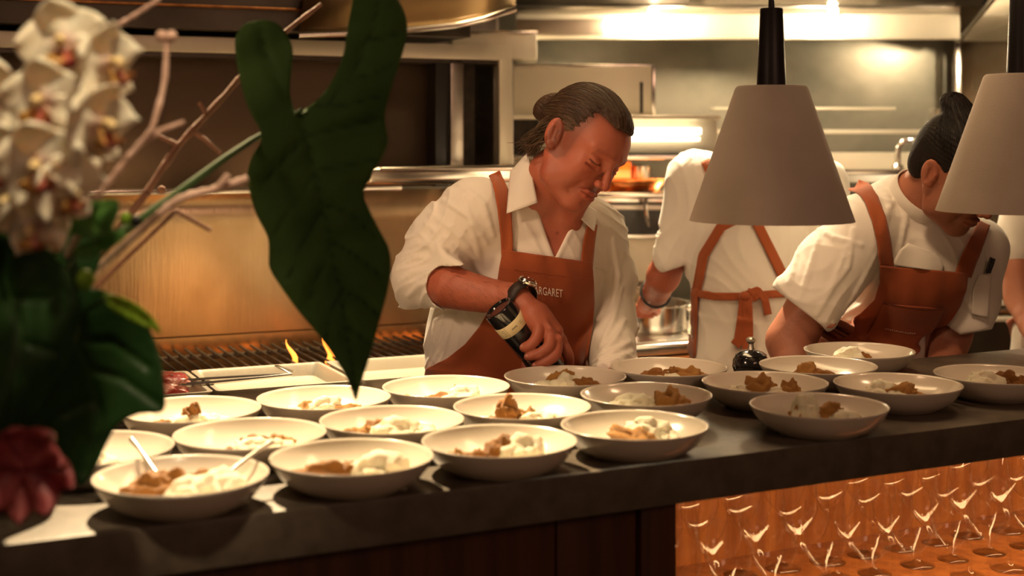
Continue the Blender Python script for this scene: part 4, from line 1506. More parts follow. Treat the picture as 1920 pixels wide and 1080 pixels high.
    b.cap(shR, elR, .045, .040, k=.03)
    b.chain([elR, J(845, 538, 2.808), J(905, 552, 2.772), wrR], [.0350, .0425, .0350, .0265], k=.02)
    b.chain([shL, J(1146, 520, 2.975), J(1150, 606, 2.948), J(1147, 660, 2.868), J(1150, 716, 2.715)], [.042, .036, .032, .028, .022], k=.03)
    # left hand, flat on the counter behind the bowls
    hl = J(1150, 716, 2.715)
    for k_, dx in enumerate((-.030, -.012, .006, .024)):
        tip = hl + V(dx - .01, -.095 + abs(k_ - 1.3) * .009, -.006)
        b.chain([hl + V(dx * .7, -.035, .006), hl + V(dx, -.065, .008), tip], [.010, .0088, .0072], k=.008)
    b.cap(hl, hl + V(-.004, -.035, .004), .024, .021, k=.012)
    b.chain([hl + V(-.020, -.01, .0), hl + V(-.046, -.030, -.002), hl + V(-.052, -.055, -.006)], [.011, .0095, .0080], k=.008)
    # right hand around the grinder
    y = 2.612
    pal = [J(985, 575, 2.720), J(1012, 600, 2.695), J(1033, 622, 2.685)]
    b.chain([wrR, pal[0], pal[1]], [.0260, .0240, .0215], k=.015)
    b.cap(J(1000, 592, 2.698), J(1022, 628, 2.688), .0200, .0165, k=.015)
    b.cap(J(1012, 590, 2.710), J(1040, 622, 2.698), .0205, .0170, k=.015)
    b.cap(J(1022, 600, 2.735), J(1050, 640, 2.720), .0190, .0150, k=.015)
    b.chain([J(1010, 622, 2.676), J(1004, 637, 2.668), J(993, 648, 2.667), J(982, 652, 2.671)], [.0108, .0100, .0094, .0082], k=.004)
    b.chain([J(1031, 628, 2.678), J(1030, 648, 2.666), J(1013, 662, 2.662), J(990, 669, 2.669)], [.0110, .0102, .0094, .0080], k=.004)
    b.chain([J(1044, 640, 2.684), J(1042, 664, 2.668), J(1024, 678, 2.664), J(1004, 686, 2.670)], [.0108, .0100, .0092, .0078], k=.004)
    b.chain([J(1052, 640, 2.710), J(1062, 658, 2.702), J(1067, 674, 2.702), J(1066, 692, 2.710)], [.0106, .0094, .0086, .0076], k=.005)
    # thumb passes behind the grinder and shows beside it
    b.chain([J(1000, 590, 2.745), J(1000, 630, 2.775), J(992, 668, 2.775), J(986, 690, 2.760)], [.0150, .0125, .0105, .0088], k=.010)
    for q_ in [(1011, 618), (1033, 622), (1047, 634)]:
        b.ell(J(*q_, 2.674), (.0080, .0060, .0080), k=.006)
    # tendons
    b.cap(J(992, 578, 2.698), J(1010, 612, 2.673), .0032, .003, k=.008)
    b.cap(J(1000, 575, 2.700), J(1031, 615, 2.670), .0032, .003, k=.008)

    def skin(p):
        d = b(p)
        m = ((p - hc) ** 2).sum(1) < .17 ** 2
        if m.any():
            d[m] = smin(d[m], hd(p[m]), .016)
        return d

    mole = J(1045, 436, 2.80)

    def tint(v):
        c = hd.tint(v, lips=(.86, .56, .50), brow=(.50, .38, .30), stubble=.3, lash=(.16, .09, .06))
        px, py = in_view(v)
        ar = (px < -980) & (py > 480)
        hairy = np.clip(np.sin(v[:, 0] * 900 + np.sin(v[:, 2] * 300) * 2) * np.sin(v[:, 2] * 700 + v[:, 0] * 500), 0, 1)
        c[ar] *= (1 - .22 * hairy[ar])[:, None]
        ml = np.exp(-((px - 1045) ** 2 + (py - 437) ** 2) / 8)[:, None]
        c *= 1 - .55 * ml
        q = hd.loc(v)
        ax, y_, z_ = np.abs(q[:, 0]), q[:, 1], q[:, 2]
        t_ = np.clip((.052 - ax) / .026, 0, 1) * np.clip((z_ - .050) / .030, 0, 1)
        sd_ = .030 + .06 * np.clip(z_, -.03, .1) - .9 * np.clip(-.030 - z_, 0, .05)
        yb_ = sd_ * (1 - t_) + .085 * t_
        w_h = np.exp(-np.maximum(0, y_ - yb_) / .007) * (z_ > -.045) * (z_ < .12) * (y_ > -.02)
        w_h = (np.clip(w_h, 0, 1) * .75)[:, None]
        c = c * (1 - w_h) + np.array([.42, .44, .44]) * w_h  # skin darkened by the hairline: fine hair and its painted shadow
        er = ((ax > .068) & (np.abs(y_ + .010) < .013) & (np.abs(z_ + .004) < .018) & (ax < .0795))
        c[er] *= .72  # ear hollow: its shade is painted into the tint
        return c
    body = sdf_obj('body', skin, (-.26, 2.55, .88), (.30, 3.10, 1.58), .0016, SKIN, root, tint=tint, it=1)

    # fine hair on the forearm
    rs = np.random.RandomState(12)
    sd = np.array([J(rs.uniform(825, 955), rs.uniform(505, 580), 2.74) for _ in range(500)])
    q, bd_ = ray_y(b, 960 + F * sd[:, 0] / sd[:, 1], HY + F * (H - sd[:, 2]) / sd[:, 1], 2.5, 2.95)
    q = q[bd_ < .002]
    hair_strands('arm_hair', b, q.astype(np.float32), None, mat('arm_hair', (.16, .07, .04), .6), root, n=220, L=.018, r=.00013, seed=6, lift=.0012, tdir=(.75, 0, -.55), steps=6)
    # fingernails
    nail = mat('fingernail', (.50, .20, .14), .35)
    for px, py, Y_ in [(980, 650, 2.6635), (989, 668, 2.6615), (1003, 685, 2.6625)]:
        G().bm(lambda q: bmesh.ops.create_uvsphere(q, u_segments=10, v_segments=8, radius=1), Matrix.Translation(J(px, py, Y_)) @ Matrix.Rotation(.35, 4, 'Y') @ Matrix.Diagonal((.0050, .0022, .0042, 1))).make('fingernail', nail, root, local=False)

    # hair: combed back cap, bun and loose neck strands
    hb = Body()
    hb.ell((0, -.018, .038), (.0775, .0965, .0845))
    hb.ell((0, .040, .058), (.050, .046, .040), k=.03)
    hb.ell((0, -.080, .000), (.045, .030, .055), k=.03)
    hb.ell((.012, -.118, .016), (.026, .024, .034), k=.012)
    hb.ell((.020, -.128, .006), (.018, .018, .026), k=.010)

    def hairf(p):
        q = hd.loc(p)
        x, y, z = q[:, 0], q[:, 1], q[:, 2]
        d = hb(q)
        ax = np.abs(x)
        t = np.clip((.052 - ax) / .026, 0, 1) * np.clip((z - .050) / .030, 0, 1)
        side = .030 + .06 * np.clip(z - .0, -.03, .1) - .9 * np.clip(-.030 - z, 0, .05) + .004 * np.sin(z * 400)
        yb = side * (1 - t) + .085 * t
        cutf = (y - yb) * .75
        low = (-.040 - z) * .8 + np.clip(y + .03, 0, 1) * .35      # nape line
        # keep clear of the ear
        ear = np.sqrt((y + .012) ** 2 * 1.6 + (z + .014) ** 2) - .026
        ear = np.where(ax > .055, ear, .1)
        d = smax(d, cutf, .020)
        d = smax(d, low, .010)
        d = smax(d, -ear, .006)
        # comb grooves
        ang = np.arctan2(x, z - .01 + .3 * np.clip(-y, 0, .1))
        gr = np.sin(ang * 62 + np.sin(y * 45) * 1.2 + np.sin(ang * 17) * 1.4) + .6 * np.sin(ang * 131 + y * 30)
        return d * hd.s - .0006 * gr

    def htint(v):
        q = hd.loc(v)
        side = np.clip((.050 - q[:, 2]) / .06, 0, 1) * np.clip((q[:, 1] + .06) / .06, 0, 1)
        lightc = np.array([1.7, 1.75, 1.8], np.float32)
        base = np.array([.48, .40, .35], np.float32)
        c = base * (1 - side[:, None]) + lightc * side[:, None]
        n = .5 + .5 * np.sin(np.arctan2(q[:, 0], q[:, 2]) * 90 + q[:, 1] * 30)
        return c * (.75 + .5 * n)[:, None]
    sdf_obj('hair', hairf, hc - .17, hc + .17, .0018, HAIR1, root, tint=htint, it=1)
    rs = np.random.RandomState(3)
    # strands start along the hairline and run back to the bun
    sd = []
    for _ in range(900):
        a = rs.uniform(-1.9, 1.9)
        yy = rs.uniform(-.05, .09)
        sd.append(hd.w(math.sin(a) * .075, yy, .04 + math.cos(a) * .075))
    sd = np.array(sd)
    hv = hairf(sd)
    sd = sd[np.abs(hv) < .02]
    hs = hair_strands('hair_strands', hairf, sd, hd.w(.012, -.118, .016), HAIR1S, root, n=800, L=.13, r=.00030, seed=2)
    g = G()
    rs = np.random.RandomState(8)
    for i in range(240):
        a = hd.w(.055 + rs.normal(0, .006), -.045 + rs.normal(0, .012), .0 + rs.normal(0, .016))
        e = J(992 + rs.normal(0, 7), 286 + rs.normal(0, 7), 2.835 + rs.normal(0, .02))
        mid = (a + e) / 2 + V(-.010 + rs.normal(0, .004), -.004, .002)
        if i % 9 == 0:
            mid += V(-.016, 0, -.004)
            e = e + V(-.022 + rs.normal(0, .006), 0, .012)
        pl = resample(np.array([a, a * .6 + mid * .4 + V(-.003, 0, .002), mid, e]), 8)
        g.tube(pl, [.0006, .0007, .0007, .0007, .0006, .0005, .0004, .0002], 4, cap=False)
    g.make('neck_strands', HAIR1S, root, local=False, angle=3.2)

    # collar leaves
    def leafq(name, quad, yq, bulge=.010, thick=.0022, mt=SHIRT, n=14):
        A, B_, C_, D_ = [P(x, y_, Y_) for (x, y_), Y_ in zip(quad, yq)]
        rows_ = []
        for i in range(n):
            u = i / (n - 1)
            row = []
            for j in range(n):
                v_ = j / (n - 1)
                q = A * (1 - u) * (1 - v_) + B_ * u * (1 - v_) + C_ * u * v_ + D_ * (1 - u) * v_
                q = q + np.array([0, -bulge * math.sin(PI * u) * (.4 + .6 * math.sin(PI * v_)), 0])
                row.append(Vector(q))
            rows_.append(row)
        o = G().grid(rows_).make(name, mt, root, local=False, angle=3.2, solid=thick)
        return o
    leafq('collar_leaf', [(989, 286), (957, 322), (950, 400), (1008, 380)], [2.83, 2.86, 2.785, 2.785])
    leafq('collar_leaf', [(1100, 384), (1122, 398), (1114, 433), (1080, 402)], [2.86, 2.90, 2.85, 2.83], .006)
    # collar stand behind the neck
    cs = []
    for t in np.linspace(0, 1, 22):
        a_ = PI * (1.10 + t * .95)
        cs.append([Vector(J(1038, 345, 2.875) + V(.064 * math.cos(-a_) , .055 * math.sin(-a_) * -1 + .0, -.022)),
                   Vector(J(1034, 330, 2.870) + V(.066 * math.cos(-a_), .058 * math.sin(-a_) * -1, .016))])
    G().grid(cs).make('collar_stand', SHIRT, root, local=False, angle=3.2, solid=.002)
    # 

    # apron
    L = [(943, 468), (937, 500), (931, 540), (918, 580), (899, 612), (872, 645), (838, 672), (798, 692), (795, 720), (793, 800)]
    Rr = [(1110, 492), (1113, 530), (1114, 570), (1112, 610), (1104, 650), (1095, 700), (1090, 800)]

    def wave(p):
        r_, c_ = p.shape[:2]
        U, V_ = np.meshgrid(np.linspace(0, 1, c_), np.linspace(0, 1, r_))
        p[..., 1] -= .003 * np.sin(U * 9 + V_ * 4) * (.3 + V_) + .002 * np.sin(U * 21 - V_ * 9)
        return p
    ap = drape('apron', shirt, L, Rr, 2.4, 3.1, APRON, root, rows=120, cols=80, off=.006, post=wave, it=10)
    # hem band across the top of the bib and its stitched edge
    for (x0, y0_, x1, y1_) in [(940, 502, 1112, 524)]:
        pl = resample([(x0, y0_), (x1, y1_)], 60)
        q, _ = ray_y(shirt, pl[:, 0], pl[:, 1], 2.4, 3.1, off=.0098)
        for _k in range(14):
            q[1:-1, 1] = .5 * q[1:-1, 1] + .25 * (q[:-2, 1] + q[2:, 1])
        G().tube(q, .0005, 5).make('stitching', APRON_STRAP, root, local=False)
    strap('apron_strap', shirt, [(926, 325), (934, 340), (941, 362), (946, 395), (950, 440), (951, 478)], [.024, .028, .027, .025, .024], APRON_STRAP, root, off=.006)
    strap('apron_strap', shirt, [(1111, 420), (1105, 450), (1102, 475), (1100, 500)], [.020, .023, .024, .024], APRON_STRAP, root, off=.006)
    # pocket seam of the shirt beside the apron
    pl = resample([(1118, 503), (1140, 512)], 10)
    q, _ = ray_y(shirt, pl[:, 0], pl[:, 1], 2.4, 3.2, off=.001)
    G().tube(q, .0012, 5).make('pocket_seam', SHIRT, root, local=False)

    # embroidered word on the bib
    cu = bpy.data.curves.new('lettering', 'FONT')
    cu.body = 'MARGARET'
    cu.size = 1.0
    cu.resolution_u = 3
    cu.space_character = 1.05
    tmp = bpy.data.objects.new('lettering_tmp', cu)
    COL.objects.link(tmp)
    dg = bpy.context.evaluated_depsgraph_get()
    me = bpy.data.meshes.new_from_object(tmp.evaluated_get(dg))
    bpy.data.objects.remove(tmp, do_unlink=True)
    vs = np.array([v.co[:] for v in me.vertices])
    vs[:, 0] -= vs[:, 0].min()
    sx = 62 / vs[:, 0].max()
    sy = 15.5 / .73
    px = 993 + vs[:, 0] * sx
    py = 549.5 + (px - 993) * .135 - vs[:, 1] * sy
    q, _ = ray_y(shirt, px, py, 2.4, 3.1, off=.0098)
    inv = np.array(wmat(root).inverted())
    q = q @ inv[:3, :3].T + inv[:3, 3]
    me.vertices.foreach_set('co', q.astype(np.float32).ravel())
    me.update()
    o = link('embroidered_lettering', me, M['thread'], root, False)
    md = o.modifiers.new('thickness', 'SOLIDIFY')
    md.thickness = .0007
    md.offset = 0

    legs(root, (-.005, 2.97), .90, (-.13, 2.93), (.12, 2.97))
    return root, shirt


person1, shirt1 = chef_one()

# wrist watch on the older chef's right wrist
wr = thing('wrist_watch', 'watch with a dark leather strap and steel case on the seasoning hand’s wrist', 'watch', tuple(P(975, 565, 2.73)))
wc, wd = P(976, 560, 2.732), P(1000, 590, 2.702) - P(940, 552, 2.765)
wd = wd / np.linalg.norm(wd)
u = np.array([.42, -.10, .90])
u -= wd * u.dot(wd)
u /= np.linalg.norm(u)
w_ = np.cross(wd, u)
rows = []
for k in range(49):
    t = 2 * PI * k / 48
    rr = .0325 + .0006 * math.sin(3 * t)
    c_ = wc + (u * math.cos(t) + w_ * math.sin(t)) * rr
    rows.append([Vector(c_ - wd * .0120), Vector(c_ + (u * math.cos(t) + w_ * math.sin(t)) * .0012), Vector(c_ + wd * .0120)])
G().grid(rows).make('leather_strap', LEATHER, wr, local=False, solid=.0022)
mm = Matrix((list(w_) + [0], list(wd) + [0], list(u) + [0], [0, 0, 0, 1])).transposed()
mm.translation = Vector(wc + u * .0335)
G().lathe([(0, 0), (.0180, 0), (.0195, .003), (.0195, .007), (.0175, .0095), (.016, .0095), (.0155, .008), (0, .008)], 40, mm).make('watch_case', M['steel_bright'], wr, local=False)
G().lathe([(0, .0082), (.0135, .0082), (.0133, .0092), (0, .0094)], 32, mm).make('watch_glass', M['black_gloss'], wr, local=False)
for s1 in (-1, 1):
    G().tube([mm @ Vector((s1 * .021, -.009, .001)), mm @ Vector((s1 * .021, .009, .001))], .0022, 8).make('lug', M['steel_bright'], wr, local=False)
for s1 in (-1, 1):
    tt = math.radians(-42)
    c_ = wc + (u * math.cos(tt) + w_ * math.sin(tt)) * .0345
    c_ = c_ + wd * .006 * s1
    G().bm(lambda b: bmesh.ops.create_uvsphere(b, u_segments=10, v_segments=8, radius=.0017), Matrix.Translation(c_)).make('rivet', M['steel_bright'], wr, local=False)

# the black grinder held over the bowl
ax0, ax1 = P(933, 577, 2.690), P(1044, 710, 2.738)
dv = (ax1 - ax0)
Ln = np.linalg.norm(dv)
dv /= Ln
zq = Vector(dv).to_track_quat('Z', 'X').to_matrix().to_4x4()
zq.translation = Vector(ax0)
gr = thing('spice_grinder', 'black cylindrical grinder with a cream label band, held upside down over the bowls', 'grinder', tuple(ax0))
G().lathe([(0, .004), (.025, .004), (.027, .0), (.0300, .001), (.0310, .004), (.0312, .075), (.0312, .108), (.029, .112), (0, .112)], 48, zq).make('grinder_body', M['black_gloss'], gr, local=False)
G().lathe([(0, .112), (.028, .112), (.030, .116), (.0315, .13), (.031, Ln - .012), (.027, Ln - .004), (0, Ln - .004)], 48, zq).make('grinder_cap', M['black'], gr, local=False)
G().lathe([(.0313, .030), (.0317, .0305), (.0317, .0535), (.0313, .054)], 48, zq).make('label_band', M['paper'], gr, local=False)
g = G()
rr = random.Random(2)
camv = Vector((0, -1, 0))
inv3 = zq.to_3x3().inverted() @ camv
a0_ = math.atan2(inv3.y, inv3.x)
# scrawled mark and a few small lines on the label, as in the photograph
def on_label(da, z, r_=.03185):
    return zq @ Vector((r_ * math.cos(a0_ + da), r_ * math.sin(a0_ + da), z))
pts_ = []
for i in range(26):
    t = i / 25
    pts_.append(on_label(-.30 + .42 * t, .042 + .0022 * math.sin(t * 34) * (1 - .4 * t)))
g.tube(pts_, .00038, 4)
for j, (d0, d1, z) in enumerate([(.55, .78, .036), (.55, .82, .040), (.55, .74, .044), (.55, .80, .048), (-.75, -.50, .040), (-.72, -.52, .044)]):
    g.tube([on_label(d0 + (d1 - d0) * k / 6, z) for k in range(7)], .00035, 4)
g.tube([on_label(.46, .031), on_label(.46, .053)], .00025, 4)
g.make('label_marks', M['ink'], gr, local=False)
G().tube([Vector(P(985, 668, 2.677)), Vector(P(996, 684, 2.678)), Vector(P(1006, 698, 2.682))], .0032, 8).make('steel_clip', M['steel_bright'], gr, local=False)
# ================================================================ the leaning chef on the right
def short_hair(root, hd, matl, seed=1, topknot=None, h=.0022):
    hb = Body()
    hb.ell((0, -.018, .040), (.0790, .0980, .0850))
    hb.ell((0, .040, .062), (.054, .050, .042), k=.03)
    hb.ell((0, -.075, .005), (.050, .032, .055), k=.03)
    hb.ell((0, -.066, -.030), (.056, .034, .040), k=.03)
    if topknot is not None:
        for c_, r_ in topknot:
            hb.ell(c_, r_, k=.012)

    def hairf(p):
        q = hd.loc(p)
        x, y, z = q[:, 0], q[:, 1], q[:, 2]
        ax = np.abs(x)
        d = hb(q)
        t = np.clip((.062 - ax) / .02, 0, 1) * np.clip((z - .045) / .02, 0, 1)
        side = .018 + .25 * np.clip(z, -.03, .1)
        yb = side * (1 - t) + .092 * t
        d = smax(d, (y - yb) * .75, .008)
        d = smax(d, (-.066 - z) * .8 + np.clip(y + .035, 0, 1) * .8, .010)
        ear = np.sqrt((y + .012) ** 2 * 1.4 + (z + .010) ** 2) - .030
        d = smax(d, -np.where(ax > .055, ear, .1), .006)
        return d * hd.s - .0007 * np.sin(np.arctan2(x, z) * 70 + np.sin(y * 60) * 2)
    c = hd.c
    sdf_obj('hair', hairf, c - .19, c + .19, h, matl, root, it=1)
    return hairf


def chef_two():
    root = thing('person', 'person with dark topknot, white chef coat and rust apron, leaning over the counter', 'person', (.86, 3.25, 0.0))
    hc = J(1795, 322, 3.02)
    R = rot_head(40, 36, -4)
    hd = Head(hc, R, 1.0)
    shR, shL = J(1615, 440, 3.10), J(1838, 470, 3.22)
    elR, elL = J(1482, 640, 3.06), J(1782, 640, 3.18)
    torso = Body()
    torso.ell(J(1720, 500, 3.17), (.145, .120, .120))
    torso.cap(J(1625, 420, 3.13), J(1830, 460, 3.22), .068, .058, k=.07)
    torso.cap(J(1690, 385, 3.16), J(1715, 370, 3.14), .062, .055, k=.05)
    torso.cap(J(1640, 400, 3.22), J(1700, 375, 3.20), .055, .050, k=.06)
    torso.ell(J(1650, 650, 3.28), (.150, .125, .16), k=.08)
    torso.ell(J(1640, 760, 3.36), (.160, .125, .12), k=.05)
    sl = Body()
    sl.items += torso.items
    sl.cap(shR, J(1560, 500, 3.08), .074, .076, k=.05)
    sl.cap(J(1560, 500, 3.08), J(1515, 570, 3.05), .078, .074, k=.03)
    sl.cap(J(1500, 535, 3.05), J(1470, 540, 3.04), .030, .020, k=.04)
    sl.cap(shL, J(1825, 560, 3.16), .058, .054, k=.05)
    sl.cap(J(1825, 560, 3.16), J(1816, 612, 3.14), .054, .050, k=.03)
    folds = Body()
    def fold(pts, r0=.0042, r1=.0014, dep=.0005):
        pl = resample(pts, 7)
        q, bd_ = ray_y(sl, pl[:, 0], pl[:, 1], 2.6, 3.5)
        for i in range(6):
            if bd_[i] > .003 or bd_[i + 1] > .003:
                continue
            t = (i + .5) / 6
            rr = r0 + (r1 - r0) * abs(2 * t - 1)
            folds.cap(q[i] + [0, dep, 0], q[i + 1] + [0, dep, 0], rr, rr, k=.004)
    for f_ in [[(1510, 430), (1495, 480), (1480, 530)], [(1540, 430), (1520, 500), (1500, 560)], [(1600, 430), (1590, 500), (1545, 560)],
               [(1640, 480), (1620, 520), (1585, 580)], [(1650, 510), (1620, 570), (1560, 606)], [(1590, 460), (1560, 540), (1530, 590)],
               [(1520, 420), (1560, 445), (1615, 460)], [(1700, 400), (1690, 450), (1680, 485)], [(1680, 370), (1660, 400), (1650, 440)],
               [(1640, 345), (1660, 360), (1672, 400)], [(1800, 540), (1820, 580), (1850, 600)], [(1840, 470), (1850, 520), (1848, 590)],
               [(1700, 330), (1690, 370), (1700, 420)], [(1630, 590), (1600, 600), (1560, 608)]]:
        fold(f_)

    cutline = [(1448, 538), (1543, 612), (1560, 640), (1400, 800), (1300, 700)]      # sleeve opening, picture left
    cutline2 = [(1770, 606), (1800, 628), (1858, 618), (1900, 640), (1880, 900), (1700, 900), (1700, 640)]

    def coat(p):
        d = sl(p)
        m = d < .05
        if m.any():
            q, dd = p[m], d[m]
            px, py = in_view(q)
            arm = np.clip((1640 - px) / 60, 0, 1)
            dd = dd - .0050 * arm * wav(q, 62, (.6, .1, -.75), 3.0, .5)
            dd = dd - .0025 * wav(q, 45, (.7, 0, .7), 1.2, .6)
            dd = smin(dd, folds(q), .010)
            c1 = d_poly(px, py, cutline) * 3.05 / F
            dd = smax(dd, -np.where(q[:, 1] < 3.19, c1, .1), .004)
            c2 = d_poly(px, py, cutline2) * 3.15 / F
            dd = smax(dd, -np.where((q[:, 1] < 3.32) & (px > 1735), c2, .1), .004)
            dd = smax(dd, -(d_cap(q, elR, J(1560, 520, 3.08), .062, .058)), .003)
            dd = smax(dd, -(d_cap(q, elL, J(1812, 560, 3.16), .044, .044)), .003)
            dd = smax(dd, -d_cap(q, J(1722, 372, 3.13), J(1775, 320, 3.06), .058, .062), .003)
            d[m] = dd
        return smax(d, (.84 - p[:, 2]), .004)
    sdf_obj('coat', coat, V(.52, 2.85, .82), V(1.20, 3.54, 1.42), .0034, COAT, root)

    b = Body()
    b.items += [(lambda p: torso(p) + .010, .0, np.asarray(J(1700, 560, 3.22)), .45, 1)]
    b.cap(J(1708, 385, 3.14), J(1762, 330, 3.07), .062, .054, k=.03)
    b.chain([shR, J(1545, 530, 3.07), elR], [.050, .052, .050], k=.03)
    b.chain([elR, J(1490, 680, 3.02), J(1505, 722, 2.97)], [.050, .044, .030], k=.02)
    b.chain([shL, J(1812, 560, 3.17), elL], [.048, .045, .038], k=.03)
    b.chain([elL, J(1770, 680, 3.14), J(1762, 700, 3.10)], [.040, .036, .030], k=.02)
    for wx, wy, wY in ((1505, 722, 2.97), (1762, 700, 3.10)):
        hl = J(wx, wy, wY)
        b.cap(hl, hl + V(.004, -.045, -.004), .026, .022, k=.012)
        for k_, dx in enumerate((-.028, -.010, .008, .024)):
            b.chain([hl + V(dx * .7, -.040, -.002), hl + V(dx, -.068, -.006), hl + V(dx, -.088 + abs(k_ - 1.3) * .006, -.020)], [.010, .0088, .0075], k=.008)
        b.chain([hl + V(.022, -.012, -.004), hl + V(.044, -.035, -.010), hl + V(.046, -.056, -.014)], [.011, .0095, .0080], k=.008)

    def skin(p):
        d = b(p)
        m = ((p - hc) ** 2).sum(1) < .17 ** 2
        if m.any():
            d[m] = smin(d[m], hd(p[m]), .016)
        return d
    sdf_obj('body', skin, V(.52, 2.80, .88), V(1.22, 3.50, 1.52), .0023, SKIN2, root, tint=lambda v: hd.tint(v, lips=(.80, .45, .42), brow=(.25, .22, .20), stubble=.55), it=1)

    hf = short_hair(root, hd, HAIR2, topknot=[((0, -.060, .105), (.042, .040, .026)), ((.0, -.085, .118), (.034, .036, .024)), ((.0, -.030, .112), (.040, .040, .018))])
    rs = np.random.RandomState(5)
    sd = np.array([hd.w(math.sin(a) * .08, yy, .04 + math.cos(a) * .08) for a, yy in zip(rs.uniform(-1.6, 1.6, 700), rs.uniform(-.05, .09, 700))])
    sd = sd[np.abs(hf(sd)) < .02]
    hair_strands('hair_strands', hf, sd, hd.w(.0, -.095, .125), HAIR2S, root, n=260, L=.13, r=.0006, seed=4)

    # stand-up collar
    rows = []
    nk0, nk1 = J(1716, 378, 3.13), J(1745, 345, 3.09)
    ax = nk1 - nk0
    ax = ax / np.linalg.norm(ax)
    u_ = np.cross(ax, [0, 1, 0]); u_ /= np.linalg.norm(u_)
    w_ = np.cross(ax, u_)
    for k in range(41):
        t = math.radians(-60 + 300 * k / 40)
        e = u_ * math.cos(t) + w_ * math.sin(t)
        rows.append([Vector(nk0 + e * .067 - ax * .012), Vector(nk0 + e * .068 + ax * .010), Vector(nk0 + e * .067 + ax * .034)])
    G().grid(rows).make('collar_band', COAT, root, local=False, solid=.003)
    # open flap of the coat
    rows = []
    L_ = resample([(1702, 456), (1688, 468), (1678, 484), (1672, 496)], 20)
    R_ = resample([(1752, 474), (1764, 486), (1770, 500), (1768, 510)], 20)
    for i in range(20):
        row = []
        for j in range(16):
            s = j / 15
            q = L_[i] * (1 - s) + R_[i] * s
            row.append(q)
        rows.append(row)
    rows = np.array(rows)
    q, _ = ray_y(coat, rows[..., 0].ravel(), rows[..., 1].ravel(), 2.7, 3.4, off=.004)
    q = q.reshape(20, 16, 3)
    for i in range(20):
        for j in range(16):
            q[i, j, 1] -= .008 * math.sin(PI * j / 15)
    for _ in range(8):
        r2 = q.copy()
        r2[1:-1, :, 1] = .5 * q[1:-1, :, 1] + .25 * (q[:-2, :, 1] + q[2:, :, 1])
        r2[:, 1:-1, 1] = .5 * r2[:, 1:-1, 1] + .25 * (r2[:, :-2, 1] + r2[:, 2:, 1])
        q = r2
    G().grid([[Vector(x) for x in r] for r in q]).make('coat_flap', COAT, root, local=False, angle=3.2, solid=.003)

    L = [(1650, 498), (1650, 530), (1640, 562), (1612, 588), (1570, 610), (1522, 622), (1512, 650), (1510, 800)]
    Rr = [(1816, 512), (1812, 545), (1800, 575), (1785, 600), (1760, 630), (1728, 655), (1708, 672), (1690, 800)]
    def wave(p):
        r_, c_ = p.shape[:2]
        U, V_ = np.meshgrid(np.linspace(0, 1, c_), np.linspace(0, 1, r_))
        p[..., 1] -= .004 * np.sin(U * 10 + V_ * 5) * (.3 + V_) + .002 * np.sin(U * 23 - V_ * 9)
        return p
    drape('apron', coat, L, Rr, 2.7, 3.5, APRON, root, rows=100, cols=80, off=.008, post=wave, it=14)
    # pocket patch with its stitched opening
    drape('apron_pocket', coat, [(1657, 570), (1648, 590), (1620, 640), (1612, 670)], [(1770, 579), (1760, 600), (1738, 640), (1720, 664)], 2.7, 3.5, APRON, root, rows=40, cols=50, off=.0135, solid=.002, it=14)
    pl = resample([(1657, 569), (1700, 577), (1740, 581), (1771, 578)], 30)
    q, _ = ray_y(coat, pl[:, 0], pl[:, 1], 2.7, 3.5, off=.015)
    G().tube(q, .0016, 6).make('pocket_edge', mat('dark_stitch', (.10, .02, .006), .9), root, local=False)  # dark line along the pocket opening
    pl = resample([(1660, 617), (1680, 621), (1700, 625), (1720, 626)], 30)
    q, _ = ray_y(coat, pl[:, 0], pl[:, 1], 2.7, 3.5, off=.0175)
    g = G()
    for i in range(0, 28, 2):
        g.tube([q[i], q[i + 1] + np.array([0, 0, .0015 * ((i // 2) % 2)])], .0007, 5)
    g.make('embroidered_line', M['thread'], root, local=False)
    strap('apron_strap', coat, [(1606, 346), (1618, 352), (1634, 374), (1648, 410), (1657, 450), (1664, 505)], [.026, .031, .031, .030, .030], APRON_STRAP, root, off=.006)
    strap('apron_strap', coat, [(1846, 418), (1832, 450), (1816, 488), (1806, 516)], [.028, .034, .036, .036], APRON_STRAP, root, off=.006)
    # breast pocket with two black pens
    drape('coat_pocket', coat, [(1836, 515), (1824, 545), (1822, 590)], [(1860, 512), (1856, 550), (1852, 596)], 2.7, 3.5, COAT, root, rows=20, cols=12, off=.003, solid=.002, it=6)
    legs(root, (.86, 3.33), .92, (.78, 3.30), (1.0, 3.34))
    return root, coat


person2, coat2 = chef_two()
for k_, (a, b_) in enumerate([((1850, 512), (1857, 482)), ((1854, 512), (1861, 484))]):
    pa, _ = ray_y(coat2, np.array([a[0]]), np.array([a[1]]), 2.7, 3.5, off=.008)
    pb, _ = ray_y(coat2, np.array([b_[0]]), np.array([b_[1]]), 2.7, 3.5, off=.012)
    o = thing('pen', ['black pen in the leaning chef’s breast pocket, the left one', 'black pen in the leaning chef’s breast pocket, the right one'][k_], 'pen', tuple(pa[0]), 0, 'pens in the coat pocket')
    pb[0][1] = pa[0][1]
    G().tube([pa[0], pa[0] * .3 + pb[0] * .7, pb[0]], [.0042, .0042, .0032], 10).make('pen_body', M['black_gloss'], o, local=False)

